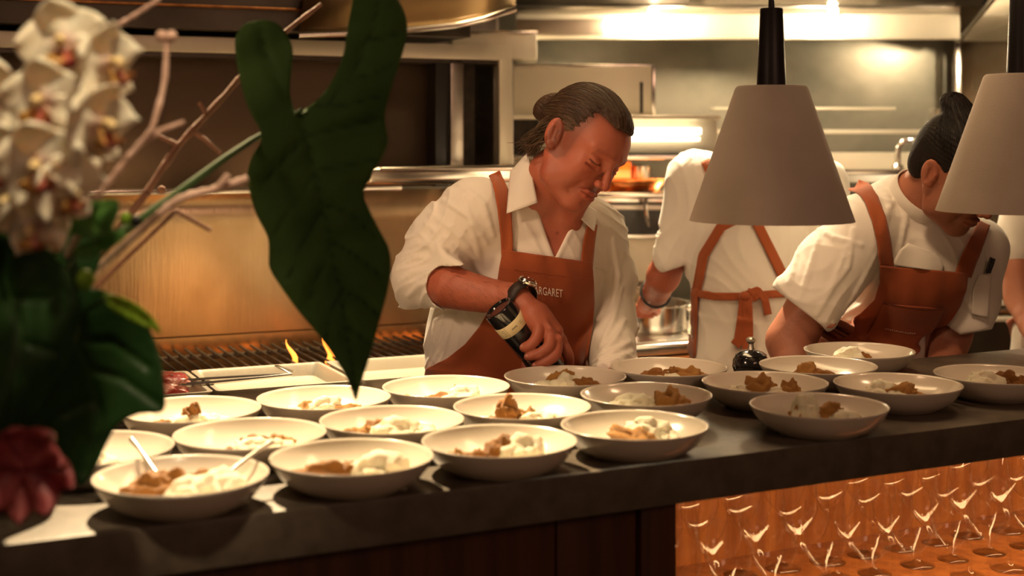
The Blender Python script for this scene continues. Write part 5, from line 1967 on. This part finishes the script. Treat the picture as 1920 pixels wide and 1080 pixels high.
# ================================================================ the cook seen from behind
def chef_three():
    root = thing('person', 'cook seen from behind, white coat with crossed rust apron straps, at the range', 'person', (.60, 3.46, 0.0))
    hc = J(1428, 262, 3.57)
    hd = Head(hc, rot_head(190, 40, 0), 1.0)
    shL, shR = J(1298, 335, 3.50), J(1545, 345, 3.46)
    torso = Body()
    torso.ell(J(1400, 440, 3.48), (.150, .105, .19))
    torso.cap(J(1310, 335, 3.50), J(1510, 345, 3.48), .058, .058, k=.06)
    torso.ell(J(1392, 600, 3.46), (.130, .10, .16), k=.07)
    torso.ell(J(1392, 720, 3.44), (.155, .115, .14), k=.06)
    torso.cap(J(1400, 330, 3.50), J(1415, 300, 3.53), .06, .052, k=.05)
    sl = Body()
    sl.items += torso.items
    sl.cap(shL, J(1262, 480, 3.52), .062, .052, k=.05)
    sl.cap(shR, J(1560, 500, 3.50), .062, .052, k=.05)
    def coat(p):
        d = sl(p)
        m = d < .05
        if m.any():
            q, dd = p[m], d[m]
            dd = dd - .0045 * wav(q, 46, (.8, 0, .6), 2.0, .6) - .003 * wav(q, 70, (1, 0, -.1), 5.0, .5)
            dd = smax(dd, -d_cap(q, J(1228, 545, 3.60), J(1262, 440, 3.52), .043, .043), .003)
            dd = smax(dd, np.where(q[:, 0] < .438, q @ V(.35, -.12, -1) - float(J(1252, 508, 3.52) @ V(.35, -.12, -1)), -9), .004)
            dd = smax(dd, -d_cap(q, J(1412, 305, 3.52), J(1430, 260, 3.56), .052, .056), .003)
            d[m] = dd
        return smax(d, (.80 - p[:, 2]), .004)
    sdf_obj('coat', coat, V(.28, 3.25, .78), V(.98, 3.75, 1.46), .0042, COAT, root)
    b = Body()
    b.items += [(lambda p: torso(p) + .012, .0, np.asarray(J(1400, 500, 3.48)), .45, 1)]
    b.cap(J(1412, 320, 3.52), J(1426, 262, 3.55), .055, .05, k=.03)
    b.chain([shL, J(1262, 470, 3.53), J(1243, 520, 3.57)], [.044, .042, .038], k=.03)
    b.chain([J(1243, 520, 3.57), J(1228, 552, 3.68), J(1212, 572, 3.80)], [.040, .034, .025], k=.02)
    b.chain([shR, J(1560, 480, 3.50), J(1550, 560, 3.60)], [.044, .042, .036], k=.03)
    b.chain([J(1550, 560, 3.60), J(1520, 590, 3.74)], [.036, .026], k=.02)
    for hx in (J(1212, 572, 3.80), J(1520, 590, 3.74)):
        b.cap(hx, hx + V(0, .045, -.01), .022, .020, k=.01)
        for k_, dx in enumerate((-.024, -.008, .008, .022)):
            b.chain([hx + V(dx * .7, .04, -.008), hx + V(dx, .065, -.02), hx + V(dx, .070, -.04)], [.009, .008, .007], k=.006)
        b.chain([hx + V(.018, .015, -.008), hx + V(.034, .035, -.02), hx + V(.030, .052, -.03)], [.010, .009, .008], k=.006)
    def skin(p):
        d = b(p)
        m = ((p - hc) ** 2).sum(1) < .17 ** 2
        if m.any():
            d[m] = smin(d[m], hd(p[m]), .016)
        return d
    sdf_obj('body', skin, V(.28, 3.28, .90), V(1.0, 3.98, 1.62), .0042, SKIN, root, tint=lambda v: hd.tint(v), it=1)
    short_hair(root, hd, HAIR2, h=.0035)
    for pth in ([(1322, 300), (1345, 350), (1410, 400), (1470, 520)], [(1500, 320), (1440, 385), (1400, 400), (1352, 425), (1318, 480), (1304, 552)]):
        strap('apron_strap', coat, pth, .024, APRON_STRAP, root, off=.006)
    strap('apron_tie', coat, [(1296, 548), (1340, 556), (1395, 556), (1440, 552), (1500, 548)], .019, APRON_STRAP, root, off=.008)
    drape('apron_side', coat, [(1297, 540), (1296, 600), (1298, 700)], [(1309, 540), (1306, 600), (1302, 700)], 3.0, 3.8, APRON, root, rows=30, cols=8, off=.008, it=6)
    # bow and tails
    kn = ray_y(coat, np.array([1396.]), np.array([556.]), 3.0, 3.8, off=.012)[0][0]
    G().bm(lambda q: bmesh.ops.create_icosphere(q, subdivisions=3, radius=1), Matrix.Translation(kn) @ Matrix.Diagonal((.014, .010, .013, 1))).make('knot', APRON_STRAP, root, local=False)
    for pts_, w in (([(1396, 556), (1392, 600), (1386, 638), (1378, 648)], .026), ([(1400, 556), (1402, 610), (1402, 660), (1400, 700)], .026), ([(1400, 552), (1420, 544), (1434, 560), (1440, 590)], .018), ([(1396, 552), (1414, 560), (1424, 552), (1402, 545)], .014)):
        strap('tie_tail', coat, pts_, w, APRON_STRAP, root, off=.014)
    legs(root, (.58, 3.46), .86, (.49, 3.48), (.68, 3.48))
    # bracelet
    return root


person3 = chef_three()
c0 = J(1233, 545, 3.65)
br = thing('bracelet', 'dark bracelet on the forearm of the cook seen from behind', 'bracelet', tuple(c0))
dd_ = J(1212, 572, 3.80) - J(1243, 520, 3.57)
mq = Vector(dd_).to_track_quat('Z', 'Y').to_matrix().to_4x4()
mq.translation = Vector(J(1230, 549, 3.665))
G().tube([mq @ Vector((.040 * math.cos(t), .040 * math.sin(t), 0)) for t in np.linspace(0, 2 * PI, 32, endpoint=False)], .0035, 8, closed=True).make('bracelet_band', M['rubber'], br, local=False)


# ================================================================ the cook cut by the right edge
def chef_four():
    root = thing('person', 'cook at the right edge, only a white sleeve, bare arm and hip showing', 'person', (1.43, 3.62, 0.0))
    hc = J(2010, 250, 3.66)
    hd = Head(hc, rot_head(60, 20, 0), 1.0)
    shL = J(1925, 370, 3.60)
    torso = Body()
    torso.ell(J(1995, 460, 3.66), (.12, .105, .20))
    torso.cap(J(1935, 360, 3.62), J(2080, 370, 3.70), .055, .055, k=.06)
    torso.ell(J(1985, 640, 3.66), (.12, .10, .19), k=.06)
    torso.ell(J(1985, 740, 3.66), (.14, .11, .13), k=.06)
    sl = Body()
    sl.items += torso.items
    sl.cap(shL, J(1902, 470, 3.54), .060, .050, k=.04)
    def coat(p):
        d = sl(p)
        d = d - .004 * wav(p, 50, (.7, 0, .7), 2.5, .6) * (d < .05)
        cutp = J(1900, 492, 3.54)
        d = smax(d, np.where((p[:, 0] < 1.36) & (p[:, 1] < 3.62), -(p[:, 2] - cutp[2]), -9), .004)
        d = smax(d, -d_cap(p, J(1912, 420, 3.58), J(1905, 560, 3.54), .040, .040), .003)
        d = smax(d, -d_cap(p, J(2005, 330, 3.66), J(2010, 270, 3.66), .055, .058), .003)
        return smax(d, (.80 - p[:, 2]), .004)
    sdf_obj('coat', coat, V(1.20, 3.40, .78), V(1.80, 3.86, 1.45), .005, COAT, root)
    b = Body()
    b.items += [(lambda p: torso(p) + .012, .0, np.asarray(J(1990, 500, 3.66)), .45, 1)]
    b.cap(J(2000, 350, 3.66), J(2008, 280, 3.66), .055, .05, k=.03)
    b.chain([shL, J(1904, 470, 3.54), J(1912, 560, 3.50)], [.044, .040, .034], k=.03)
    b.chain([J(1912, 560, 3.50), J(1935, 610, 3.42), J(1950, 640, 3.36)], [.036, .032, .024], k=.02)
    hx = J(1950, 640, 3.36)
    b.cap(hx, hx + V(0.01, -.04, -.01), .022, .020, k=.01)
    for k_, dx in enumerate((-.024, -.008, .008, .022)):
        b.chain([hx + V(dx * .7, -.04, -.008), hx + V(dx, -.065, -.02), hx + V(dx, -.070, -.04)], [.009, .008, .007], k=.006)
    def skin(p):
        d = b(p)
        m = ((p - hc) ** 2).sum(1) < .17 ** 2
        if m.any():
            d[m] = smin(d[m], hd(p[m]), .016)
        return d
    sdf_obj('body', skin, V(1.20, 3.22, .90), V(1.80, 3.90, 1.62), .005, SKIN2, root, tint=lambda v: hd.tint(v), it=1)
    short_hair(root, hd, HAIR2, h=.004)
    drape('apron_edge', coat, [(1889, 602), (1892, 620), (1897, 640)], [(1912, 590), (1912, 620), (1910, 640)], 3.2, 3.9, APRON, root, rows=16, cols=10, off=.010, it=4)
    legs(root, (1.43, 3.66), .84, (1.36, 3.62), (1.52, 3.66))


chef_four()
# ================================================================ the flower arrangement
def leafmat(name, c1, c2, vein, trans=.18, gloss=.42):
    m = mat(name, c1, gloss, 0, c2, 14, bump=.15, bscale=60, coat=0, spec=.18)
    nt = m.node_tree
    b = nt.nodes['Principled BSDF']
    a = nt.nodes.new('ShaderNodeAttribute')
    a.attribute_name = 'tint'
    mx = nt.nodes.new('ShaderNodeMix')
    mx.data_type = 'RGBA'
    mx.inputs[7].default_value = (*vein, 1)
    src = b.inputs['Base Color'].links[0].from_socket
    nt.links.new(a.outputs['Fac'], mx.inputs[0])
    nt.links.new(src, mx.inputs[6])
    nt.links.new(mx.outputs[2], b.inputs['Base Color'])
    t = nt.nodes.new('ShaderNodeBsdfTranslucent')
    nt.links.new(mx.outputs[2], t.inputs[0])
    ms = nt.nodes.new('ShaderNodeMixShader')
    ms.inputs[0].default_value = trans
    out = nt.nodes['Material Output']
    nt.links.new(b.outputs[0], ms.inputs[1])
    nt.links.new(t.outputs[0], ms.inputs[2])
    nt.links.new(ms.outputs[0], out.inputs[0])
    return m


def smooth_poly(pts, n=4):
    pts = [np.array(p, float) for p in pts]
    out = []
    m = len(pts)
    for i in range(m):
        p0, p1, p2, p3 = pts[i - 1], pts[i], pts[(i + 1) % m], pts[(i + 2) % m]
        for s in range(n):
            t = s / n
            out.append(.5 * ((2 * p1) + (-p0 + p2) * t + (2 * p0 - 5 * p1 + 4 * p2 - p3) * t * t + (-p0 + 3 * p1 - 3 * p2 + p3) * t ** 3))
    return np.array(out)


def leaf(name, outline, Yf, veins, m, parent, step=9, vw=3.0, thick=.0009, smooth_n=3, vdepth=.0022):
    """leaf blade cut to an outline; Yf gives the distance of each point, veins are folds pressed into it"""
    pl = smooth_poly(outline, smooth_n)
    lo, hi = pl.min(0), pl.max(0)
    xs, ys = np.meshgrid(np.arange(lo[0], hi[0], step), np.arange(lo[1], hi[1], step * .87))
    xs[::2] += step / 2
    q = np.stack([xs.ravel(), ys.ravel()], 1)
    d = d_poly(q[:, 0].astype(np.float32), q[:, 1].astype(np.float32), pl)
    q = q[d < -step * .45]
    allp = [Vector((float(a), float(b))) for a, b in pl] + [Vector((float(a), float(b))) for a, b in q]
    n = len(pl)
    vs, es, fs, *_ = delaunay_2d_cdt(allp, [(i, (i + 1) % n) for i in range(n)], [list(range(n))], 1, 1e-4)
    v2 = np.array([v[:] for v in vs])
    vd = np.full(len(v2), 1e9)
    for vv in veins:
        vv = np.array(vv, float)
        wv = 1.0
        for i in range(len(vv) - 1):
            a, e = vv[i], vv[i + 1] - vv[i]
            h = np.clip(((v2 - a) @ e) / (e @ e), 0, 1)
            vd = np.minimum(vd, np.hypot(*(v2 - a - h[:, None] * e).T))
    Y = np.array([Yf(x, y) for x, y in v2])
    fold = np.exp(-(vd / (vw * 3.2)) ** 2)
    Y = Y + vdepth * fold * 2.0
    P3 = np.stack([(v2[:, 0] - 960) / F * Y, Y, H - (v2[:, 1] - HY) / F * Y], 1)
    g = G().add(P3, [list(f) for f in fs])
    o = g.make(name, m, parent, local=False, angle=3.2)
    me = o.data
    col = np.exp(-(vd / vw) ** 2) * .75
    at = me.color_attributes.new('tint', 'FLOAT_COLOR', 'POINT')
    at.data.foreach_set('color', np.repeat(col[:, None], 4, 1).astype(np.float32).ravel())
    md = o.modifiers.new('thickness', 'SOLIDIFY')
    md.thickness = thick
    md.offset = 0
    return o


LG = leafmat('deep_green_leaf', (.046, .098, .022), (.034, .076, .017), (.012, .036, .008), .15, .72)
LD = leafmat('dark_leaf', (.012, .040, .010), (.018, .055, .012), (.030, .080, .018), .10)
LB = leafmat('bright_leaf', (.10, .26, .05), (.07, .20, .05), (.16, .32, .08))
LY = leafmat('yellow_green_leaf', (.24, .38, .03), (.16, .30, .03), (.30, .42, .06), .3)
BARK = mat('pale_pink_bark', (.72, .50, .40), .7, 0, (.56, .35, .26), 30, bump=.4, bscale=120)
BARKD = mat('brown_bark', (.26, .12, .07), .75, 0, (.18, .08, .045), 30, bump=.4, bscale=120)
STEM = mat('green_stem', (.04, .08, .018), .85, 0, (.035, .075, .018), 20)
PETAL = mat('orchid_petal', (.86, .80, .62), .45, 0, (.80, .68, .50), 16, sss=.2, bump=.12, bscale=90, attr='tint')
LIP = mat('orchid_lip', (.62, .36, .08), .4, 0, (.36, .05, .07), 30, contrast=(.45, .6))
PINK = mat('pink_petal', (.20, .02, .03), .5, 0, (.30, .07, .07), 12, bump=.15, bscale=60, sss=.1)
VASE = mat('black_ceramic', (.025, .022, .02), .35, coat=.3)

vz = .95
vp = P(-12, 934, 1.82)
o = thing('flower_vase', 'dark round vase holding the flowers at the left end of the counter', 'vase', (vp[0], vp[1], vz))
G().lathe([(0, 0), (.05, 0), (.055, .004), (.085, .05), (.088, .09), (.070, .14), (.055, .165), (.060, .18), (.055, .18), (.05, .165), (.064, .138), (.08, .09), (.076, .05), (.04, .012), (0, .012)], 48).make('vase_body', VASE, o)
mouth = np.array([vp[0], vp[1], vz + .15])


def stem_to_vase(g, p, r0, r1, lift=.04, j=0.0):
    a = np.array(p, float)
    e = mouth + np.array([.02 * math.cos(j * 2.3), .02 * math.sin(j * 2.3), 0])
    m1 = a * .5 + e * .5 + np.array([0, 0, lift])
    g.tube(resample(np.array([a, a * .6 + m1 * .4, m1, e * .7 + m1 * .3, e, e - np.array([0, 0, .12])]), 14), np.linspace(r0, r1, 14), 8)


# ---- the big heart shaped leaf in front of the kitchen
def Ybig(x, y):
    ax = 565 + (668 - 565) * np.clip((y - 205) / 545, -.4, 1.0)
    u = (x - ax) / 120.0
    base = 1.92 - .00016 * (y - 205)
    side = -.018 * abs(u) + .010 * u * u
    rip = .010 * math.sin(y * .022 + 1.2 * u) * abs(u) + .005 * math.sin(y * .05 + x * .03)
    return base + side * 1.2 + rip


bl = thing('heart_leaf', 'large deep green arrow shaped leaf hanging from its stem in front of the grill', 'leaf', tuple(P(565, 205, 1.92)), 0)
out = [(495, 38), (462, 44), (443, 66), (441, 95), (450, 150), (466, 205), (486, 240), (488, 268), (474, 290), (464, 325), (470, 368), (482, 405), (502, 445), (504, 480),
       (506, 505), (528, 540), (560, 584), (600, 632), (640, 690), (656, 722), (667, 752), (674, 728), (683, 700), (697, 655), (712, 600), (728, 540), (733, 500), (729, 465), (712, 432), (692, 392), (682, 360),
       (700, 322), (719, 290), (727, 262), (721, 222), (726, 190), (742, 140), (760, 80), (763, 40), (750, 5), (724, -30), (695, -52), (672, -40), (661, 0), (652, 50), (643, 105), (618, 160), (592, 190), (572, 205),
       (560, 212), (549, 200), (544, 165), (548, 120), (548, 88), (534, 58), (515, 42)]
vn = [[(563, 212), (585, 300), (612, 420), (640, 560), (660, 690), (667, 745)],
      [(563, 212), (530, 170), (500, 110), (488, 60)], [(563, 212), (620, 190), (670, 120), (705, 30), (712, -20)],
      [(575, 255), (530, 300), (495, 340)], [(590, 320), (545, 390), (515, 440)], [(603, 390), (565, 460), (540, 520)], [(620, 460), (590, 530), (575, 580)], [(638, 545), (615, 600), (612, 636)],
      [(575, 255), (640, 240), (705, 225)], [(588, 320), (650, 310), (700, 300)], [(600, 380), (655, 400), (700, 440)], [(618, 450), (670, 480), (715, 520)], [(636, 540), (675, 560), (708, 590)], [(650, 610), (675, 630), (695, 650)],
      [(585, 200), (640, 200), (715, 180)], [(650, 150), (700, 140), (738, 120)], [(690, 75), (725, 70), (755, 60)]]
leaf('leaf_blade', out, Ybig, vn, LG, bl, vw=2.6)
g = G()
pet = [P(566, 206, 1.915), P(520, 240, 1.935), P(480, 258, 1.90), P(420, 298, 1.82), P(350, 350, 1.75), P(270, 408, 1.70), P(200, 455, 1.68), P(145, 492, 1.68)]
pl = resample(np.array(pet), 26)
g.tube(pl, np.linspace(.0035, .0065, 26), 10)
stem_to_vase(g, pet[-1], .0065, .0070, .02, 1)
g.make('leaf_stem', STEM, bl, local=False)

# ---- dark leaves
def flat(Y, kx=0.0, ky=0.0, amp=.012, f1=.02):
    return lambda x, y: Y + kx * x + ky * y + amp * math.sin(x * f1 + y * f1 * .7)


SP = [
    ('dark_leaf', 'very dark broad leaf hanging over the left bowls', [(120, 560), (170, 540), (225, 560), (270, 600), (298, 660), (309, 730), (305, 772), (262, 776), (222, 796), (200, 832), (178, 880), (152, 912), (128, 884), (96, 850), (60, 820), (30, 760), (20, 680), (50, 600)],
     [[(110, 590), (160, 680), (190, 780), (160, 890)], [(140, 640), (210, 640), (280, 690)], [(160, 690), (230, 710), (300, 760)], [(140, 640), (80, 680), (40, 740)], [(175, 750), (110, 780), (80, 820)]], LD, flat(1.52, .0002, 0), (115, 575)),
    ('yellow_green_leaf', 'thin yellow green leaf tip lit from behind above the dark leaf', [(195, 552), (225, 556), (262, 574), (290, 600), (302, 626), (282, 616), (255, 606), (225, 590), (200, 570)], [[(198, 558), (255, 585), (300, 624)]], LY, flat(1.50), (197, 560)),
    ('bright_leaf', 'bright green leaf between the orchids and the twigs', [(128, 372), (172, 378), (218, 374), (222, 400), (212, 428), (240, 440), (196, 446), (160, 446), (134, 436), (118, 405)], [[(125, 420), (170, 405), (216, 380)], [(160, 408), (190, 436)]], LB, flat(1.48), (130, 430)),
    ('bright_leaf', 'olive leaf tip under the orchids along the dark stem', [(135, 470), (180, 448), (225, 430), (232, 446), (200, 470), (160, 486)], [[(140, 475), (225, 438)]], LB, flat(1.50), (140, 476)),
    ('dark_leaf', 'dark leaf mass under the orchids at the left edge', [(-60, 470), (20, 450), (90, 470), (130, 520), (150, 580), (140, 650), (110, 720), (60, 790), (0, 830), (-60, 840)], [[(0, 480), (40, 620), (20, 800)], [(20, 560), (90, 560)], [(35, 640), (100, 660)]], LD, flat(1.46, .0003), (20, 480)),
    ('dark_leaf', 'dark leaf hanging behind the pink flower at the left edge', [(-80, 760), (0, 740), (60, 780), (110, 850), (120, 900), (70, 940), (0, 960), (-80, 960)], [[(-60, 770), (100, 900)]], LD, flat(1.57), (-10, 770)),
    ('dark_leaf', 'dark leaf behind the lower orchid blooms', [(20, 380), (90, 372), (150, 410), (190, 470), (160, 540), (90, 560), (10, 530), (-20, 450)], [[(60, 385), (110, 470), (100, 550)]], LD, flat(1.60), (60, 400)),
]
for i, (nm, lb, ol, vn, mt_, Yf, base) in enumerate(SP):
    b0 = P(*base, Yf(*base))
    o = thing(nm, lb, 'leaf', tuple(b0), 0, 'small leaves of the flower arrangement')
    leaf('leaf_blade', ol, Yf, vn, mt_, o, step=8, vw=2.2)
    g = G()
    stem_to_vase(g, b0, .0022, .003, .01, i)
    g.make('leaf_stem', STEM, o, local=False)

# ---- orchids
def petal(g, L, W, cup, rz, tilt, n=12, m=9, tip=.0, wav_=.002, seed=0):
    rows = []
    for i in range(n):
        t = i / (n - 1)
        w = W * (math.sin(PI * min(1, .06 + .94 * t ** .82)) ** .62) + .0006
        row = []
        for j in range(m):
            s = j / (m - 1) * 2 - 1
            x = s * w
            y = L * t
            z = cup * (-(t - .45) ** 2 * 1.6 + .32) + cup * .5 * s * s * (1 - t * .4) + wav_ * math.sin(s * 4 + t * 6 + seed)
            row.append(Matrix.Rotation(rz, 4, 'Z') @ Matrix.Rotation(tilt, 4, 'X') @ Vector((x, y, z)))
        rows.append(row)
    g.grid(rows)


def bloom_meshes():
    # frame: z points out of the flower, y up
    gp_, gl_, gc_ = G(), G(), G()
    petal(gp_, .036, .0200, -.016, 0, .15, seed=0)
    petal(gp_, .037, .0215, -.016, PI * .42, .05, seed=1)
    petal(gp_, .037, .0215, -.016, -PI * .42, .05, seed=2)
    petal(gp_, .035, .0195, -.014, PI * .78, .10, seed=3)
    petal(gp_, .035, .0195, -.014, -PI * .78, .10, seed=4)
    # lip: trumpet below the column
    rows = []
    for i in range(10):
        t = i / 9
        row = []
        for j in range(13):
            a = math.radians(-120 + 240 * j / 12)
            r = .005 + .0095 * t ** 1.5
            row.append(Vector((r * math.sin(a), -.004 - .012 * t - r * .6 * math.cos(a) + .004 * t * t, .004 + .016 * t - .007 * max(0, t - .6) * 4 * (1 + math.cos(a)) * .5)))
        rows.append(row)
    gl_.grid(rows)
    gc_.tube([(0, .002, .002), (0, .003, .010), (0, .0, .016)], [.0035, .0042, .0035], 10)
    return gp_, gl_, gc_


bp, blp, bc = bloom_meshes()
BL = [
    # px, py, Y, size, yaw, pitch, label
    (118, 82, 1.40, 1.12, 8, 0, 'large cream orchid bloom at the top left facing forward'),
    (205, 118, 1.38, 1.00, 62, 8, 'cream orchid bloom at the top turned to the right'),
    (78, 190, 1.36, 1.04, -5, 5, 'cream orchid bloom with a maroon lip below the top bloom'),
    (190, 232, 1.36, 1.02, 58, 14, 'cream orchid bloom turned right beside the twig'),
    (-12, 185, 1.42, 1.0, -30, 0, 'cream orchid bloom cut by the left edge of the picture'),
    (72, 310, 1.34, 1.08, 5, 12, 'cream orchid bloom in the middle of the spray with a yellow lip'),
    (128, 355, 1.36, .92, 48, 20, 'lower right cream orchid bloom above the bright leaf'),
    (5, 305, 1.38, 1.0, -20, 8, 'cream orchid bloom at the left edge in the middle of the spray'),
    (150, 165, 1.44, .95, 30, 10, 'cream orchid bloom half hidden between the top blooms'),
    (128, 280, 1.44, .95, 20, 10, 'cream orchid bloom behind the middle of the spray'),
    (62, 425, 1.38, .90, 0, 30, 'shaded mauve lipped orchid bloom at the bottom of the spray'),
    (20, 370, 1.45, .95, -10, 20, 'cream orchid bloom low at the left edge'),
]
axis = []
first = None
for i, (px, py, Y, s, yaw, pit, lb) in enumerate(BL):
    c = P(px, py, Y)
    o = thing('orchid_bloom', lb, 'flower', tuple(c), 0, 'cream orchid blooms')
    R = rot_head(yaw, pit, (i * 37) % 30 - 15)
    mm = Matrix(np.array([np.cross(R[:, 2], R[:, 1]), R[:, 2], R[:, 1]]).T.tolist())     # x, y = up, z = out
    o.rotation_euler = mm.to_euler()
    o.scale = (s * 1.16,) * 3
    if first is None:
        me_p = bp.make('petals', PETAL, o, angle=3.2, solid=.0008)
        v = np.array([q.co[:] for q in me_p.data.vertices])
        r_ = np.hypot(v[:, 0], v[:, 1])
        w = np.clip(1 - r_ / .014, 0, 1)
        col = np.stack([1 - .10 * w, 1 - .45 * w, 1 - .35 * w, np.ones(len(v))], 1)
        at = me_p.data.color_attributes.new('tint', 'FLOAT_COLOR', 'POINT')
        at.data.foreach_set('color', col.astype(np.float32).ravel())
        a_ = blp.make('lip', LIP, o, angle=3.2, solid=.0008)
        b_ = bc.make('column', mat('orchid_column', (.80, .62, .30), .4), o)
        first = (me_p, a_, b_)
    else:
        for ch in first:
            q = ch.copy()
            COL.objects.link(q)
            q.parent = o
# flower spike that carries them
sp = thing('orchid_spray', 'green arching stem carrying the cream orchid blooms', 'stem', tuple(P(95, 250, 1.47)))
g = G()
spine = [P(150, 70, 1.45), P(120, 130, 1.47), P(90, 220, 1.475), P(70, 320, 1.48), P(50, 430, 1.52), P(20, 560, 1.62)]
spl = resample(np.array(spine), 24)
g.tube(spl, np.linspace(.0018, .0036, 24), 8)
for (px, py, Y, s, yaw, pit, lb) in BL:
    c = P(px, py, Y + .006)
    k = int(np.argmin(((spl - c) ** 2).sum(1)))
    k = min(len(spl) - 1, k + 2)
    g.tube([spl[k], (spl[k] + c) / 2 + np.array([0, .004, .006]), c], .0014, 6)
stem_to_vase(g, spl[-1], .0036, .004, .0, 3)
g.make('stem_body', STEM, sp, local=False)

# buds along the stems
for i, (px, py, Y, r_) in enumerate([(236, 410, 1.60, .0065), (255, 415, 1.60, .0062), (120, 432, 1.45, .0065), (160, 525, 1.50, .010), (110, 575, 1.50, .005), (30, 690, 1.48, .008)]):
    c = P(px, py, Y)
    lb = ['yellow green bud left of the twig joint', 'pale bud at the end of the dark stem', 'cream bud under the lowest bloom', 'round pale green bud under the dark stem', 'small olive bud among the dark leaves', 'yellow bud low among the dark leaves'][i]
    o = thing('flower_bud', lb, 'bud', tuple(c), 0, 'small buds in the arrangement')
    G().bm(lambda b: bmesh.ops.create_icosphere(b, subdivisions=3, radius=1), Matrix.Diagonal((r_, r_, r_ * 1.2, 1))).make('bud_body', [LY, PETAL][i % 2] if i not in (0, 3, 5) else LY, o)
    g = G()
    stem_to_vase(g, c, .0012, .002, .01, i)
    g.make('bud_stem', STEM, o, local=False)

# ---- twigs
TW = [
    ('pale pinkish twig with knobs rising beside the orchids', BARK, [(180, 374, 1.52), (205, 340, 1.52), (245, 290, 1.52), (285, 243, 1.52), (303, 180, 1.53), (312, 130, 1.54), (313, 78, 1.54)], .0042, .0030, [[(262, 272, 1.52), (300, 245, 1.53), (345, 229, 1.54)]], [(303, 68), (321, 68)]),
    ('brown twig leading up behind the top of the orchids', BARK, [(150, 120, 1.60), (195, 62, 1.60), (250, 30, 1.60), (300, -2, 1.60)], .0032, .0026, [], []),
    ('dim brown forked twig between the orchids and the big leaf', BARKD, [(275, 362, 1.90), (300, 322, 1.92), (335, 272, 1.95), (385, 218, 1.99), (420, 180, 2.02), (455, 140, 2.05), (540, 55, 2.12), (602, 8, 2.16)], .0052, .0034,
     [[(388, 216, 1.99), (382, 205, 1.99), (373, 192, 1.99)], [(362, 247, 1.97), (385, 262, 1.97), (413, 287, 1.97)], [(335, 272, 1.95), (312, 262, 1.95), (288, 250, 1.95)]], [(303, 356)]),
    ('bright pale twig crossing the leaf stem toward the big leaf', BARK, [(298, 402, 1.62), (325, 380, 1.62), (350, 368, 1.62), (400, 356, 1.63), (435, 345, 1.64), (463, 335, 1.65)], .0050, .0046, [[(410, 352, 1.63), (428, 328, 1.63)]], []),
    ('short dark twig hanging below the bright twig', BARKD, [(330, 395, 1.75), (360, 412, 1.75), (395, 432, 1.75)], .003, .0026, [], []),
]
for i, (lb, mt_, pts_, r0, r1, sides, knobs) in enumerate(TW):
    p3 = np.array([P(*q) for q in pts_])
    o = thing('twig', lb, 'twig', tuple(p3[0]), 0, 'bare twigs in the arrangement')
    g = G()
    pl = resample(p3, 26)
    rr = np.linspace(r0, r1, 26) * (1 + .16 * np.sin(np.arange(26) * 1.9 + i))
    g.tube(pl, rr, 9)
    for sd_ in sides:
        g.tube(resample(np.array([P(*q) for q in sd_]), 8), np.linspace(r1 * 1.05, r1 * .85, 8), 8)
    for kx, ky in knobs:
        c = P(kx, ky, pts_[-1][2] if i else 1.54)
        g.bm(lambda b: bmesh.ops.create_icosphere(b, subdivisions=2, radius=.0068), Matrix.Translation(c))
    stem_to_vase(g, p3[0], r0, r0 * 1.1, .01, i * 1.3)
    g.make('twig_wood', mt_, o, local=False)

# ---- pink flower low at the left edge
pf = thing('pink_flower', 'deep pink flower drooping at the bottom left in front of the bowls', 'flower', tuple(P(45, 905, 1.45)), 0)
c = P(45, 880, 1.45)
g = G()
mmb = Matrix.Translation(c) @ Matrix.Rotation(math.radians(100), 4, 'X') @ Matrix.Rotation(math.radians(15), 4, 'Y')
g.M = mmb
for k in range(9):
    petal(g, .056, .018, -.030, k * 2 * PI / 9 + .2, .35 + .3 * (k % 2), seed=k)
g.M = None
g.make('petals', PINK, pf, local=False, angle=3.2, solid=.0008)
g = G()
stem_to_vase(g, c + np.array([0, .01, .0]), .003, .003, .01, 2)
g.make('flower_stem', STEM, pf, local=False)

# ================================================================ pieces that belong to a part
SUBS = {
    'shirt': ['collar_leaf', 'collar_stand', 'pocket_seam'],
    'coat': ['collar_band', 'coat_flap', 'coat_pocket'],
    'apron': ['stitching', 'embroidered_lettering', 'apron_strap', 'apron_pocket', 'pocket_edge', 'embroidered_line'],
    'hair': ['hair_strands', 'neck_strands'],
    'body': ['fingernail', 'arm_hair'],
    'apron_tie': ['knot', 'tie_tail'],
    'watch_case': ['watch_glass', 'lug'],
    'leather_strap': ['rivet'],
    'lamp_shade': ['shade_lining'],
    'label_band': ['label_marks'],
    'range_top': ['burner'],
    'black_front': ['door_handle', 'sticker_mark'],
    'drip_tray': ['tray_handle'],
    'lower_channel': ['bulb'],
    'lid': ['lid_knob'],
    'canopy_body': ['copper_trim'],
}


def plain(n):
    return n.split('.')[0]


roots = [o for o in bpy.data.objects if o.parent is None]
for r in roots:
    ch = ALLCH(r)
    for part in ch:
        want = SUBS.get(plain(part.name))
        if not want:
            continue
        if part.matrix_basis != Matrix.Identity(4):
            continue
        for q in ch:
            if plain(q.name) in want and q.parent == r:
                q.parent = part
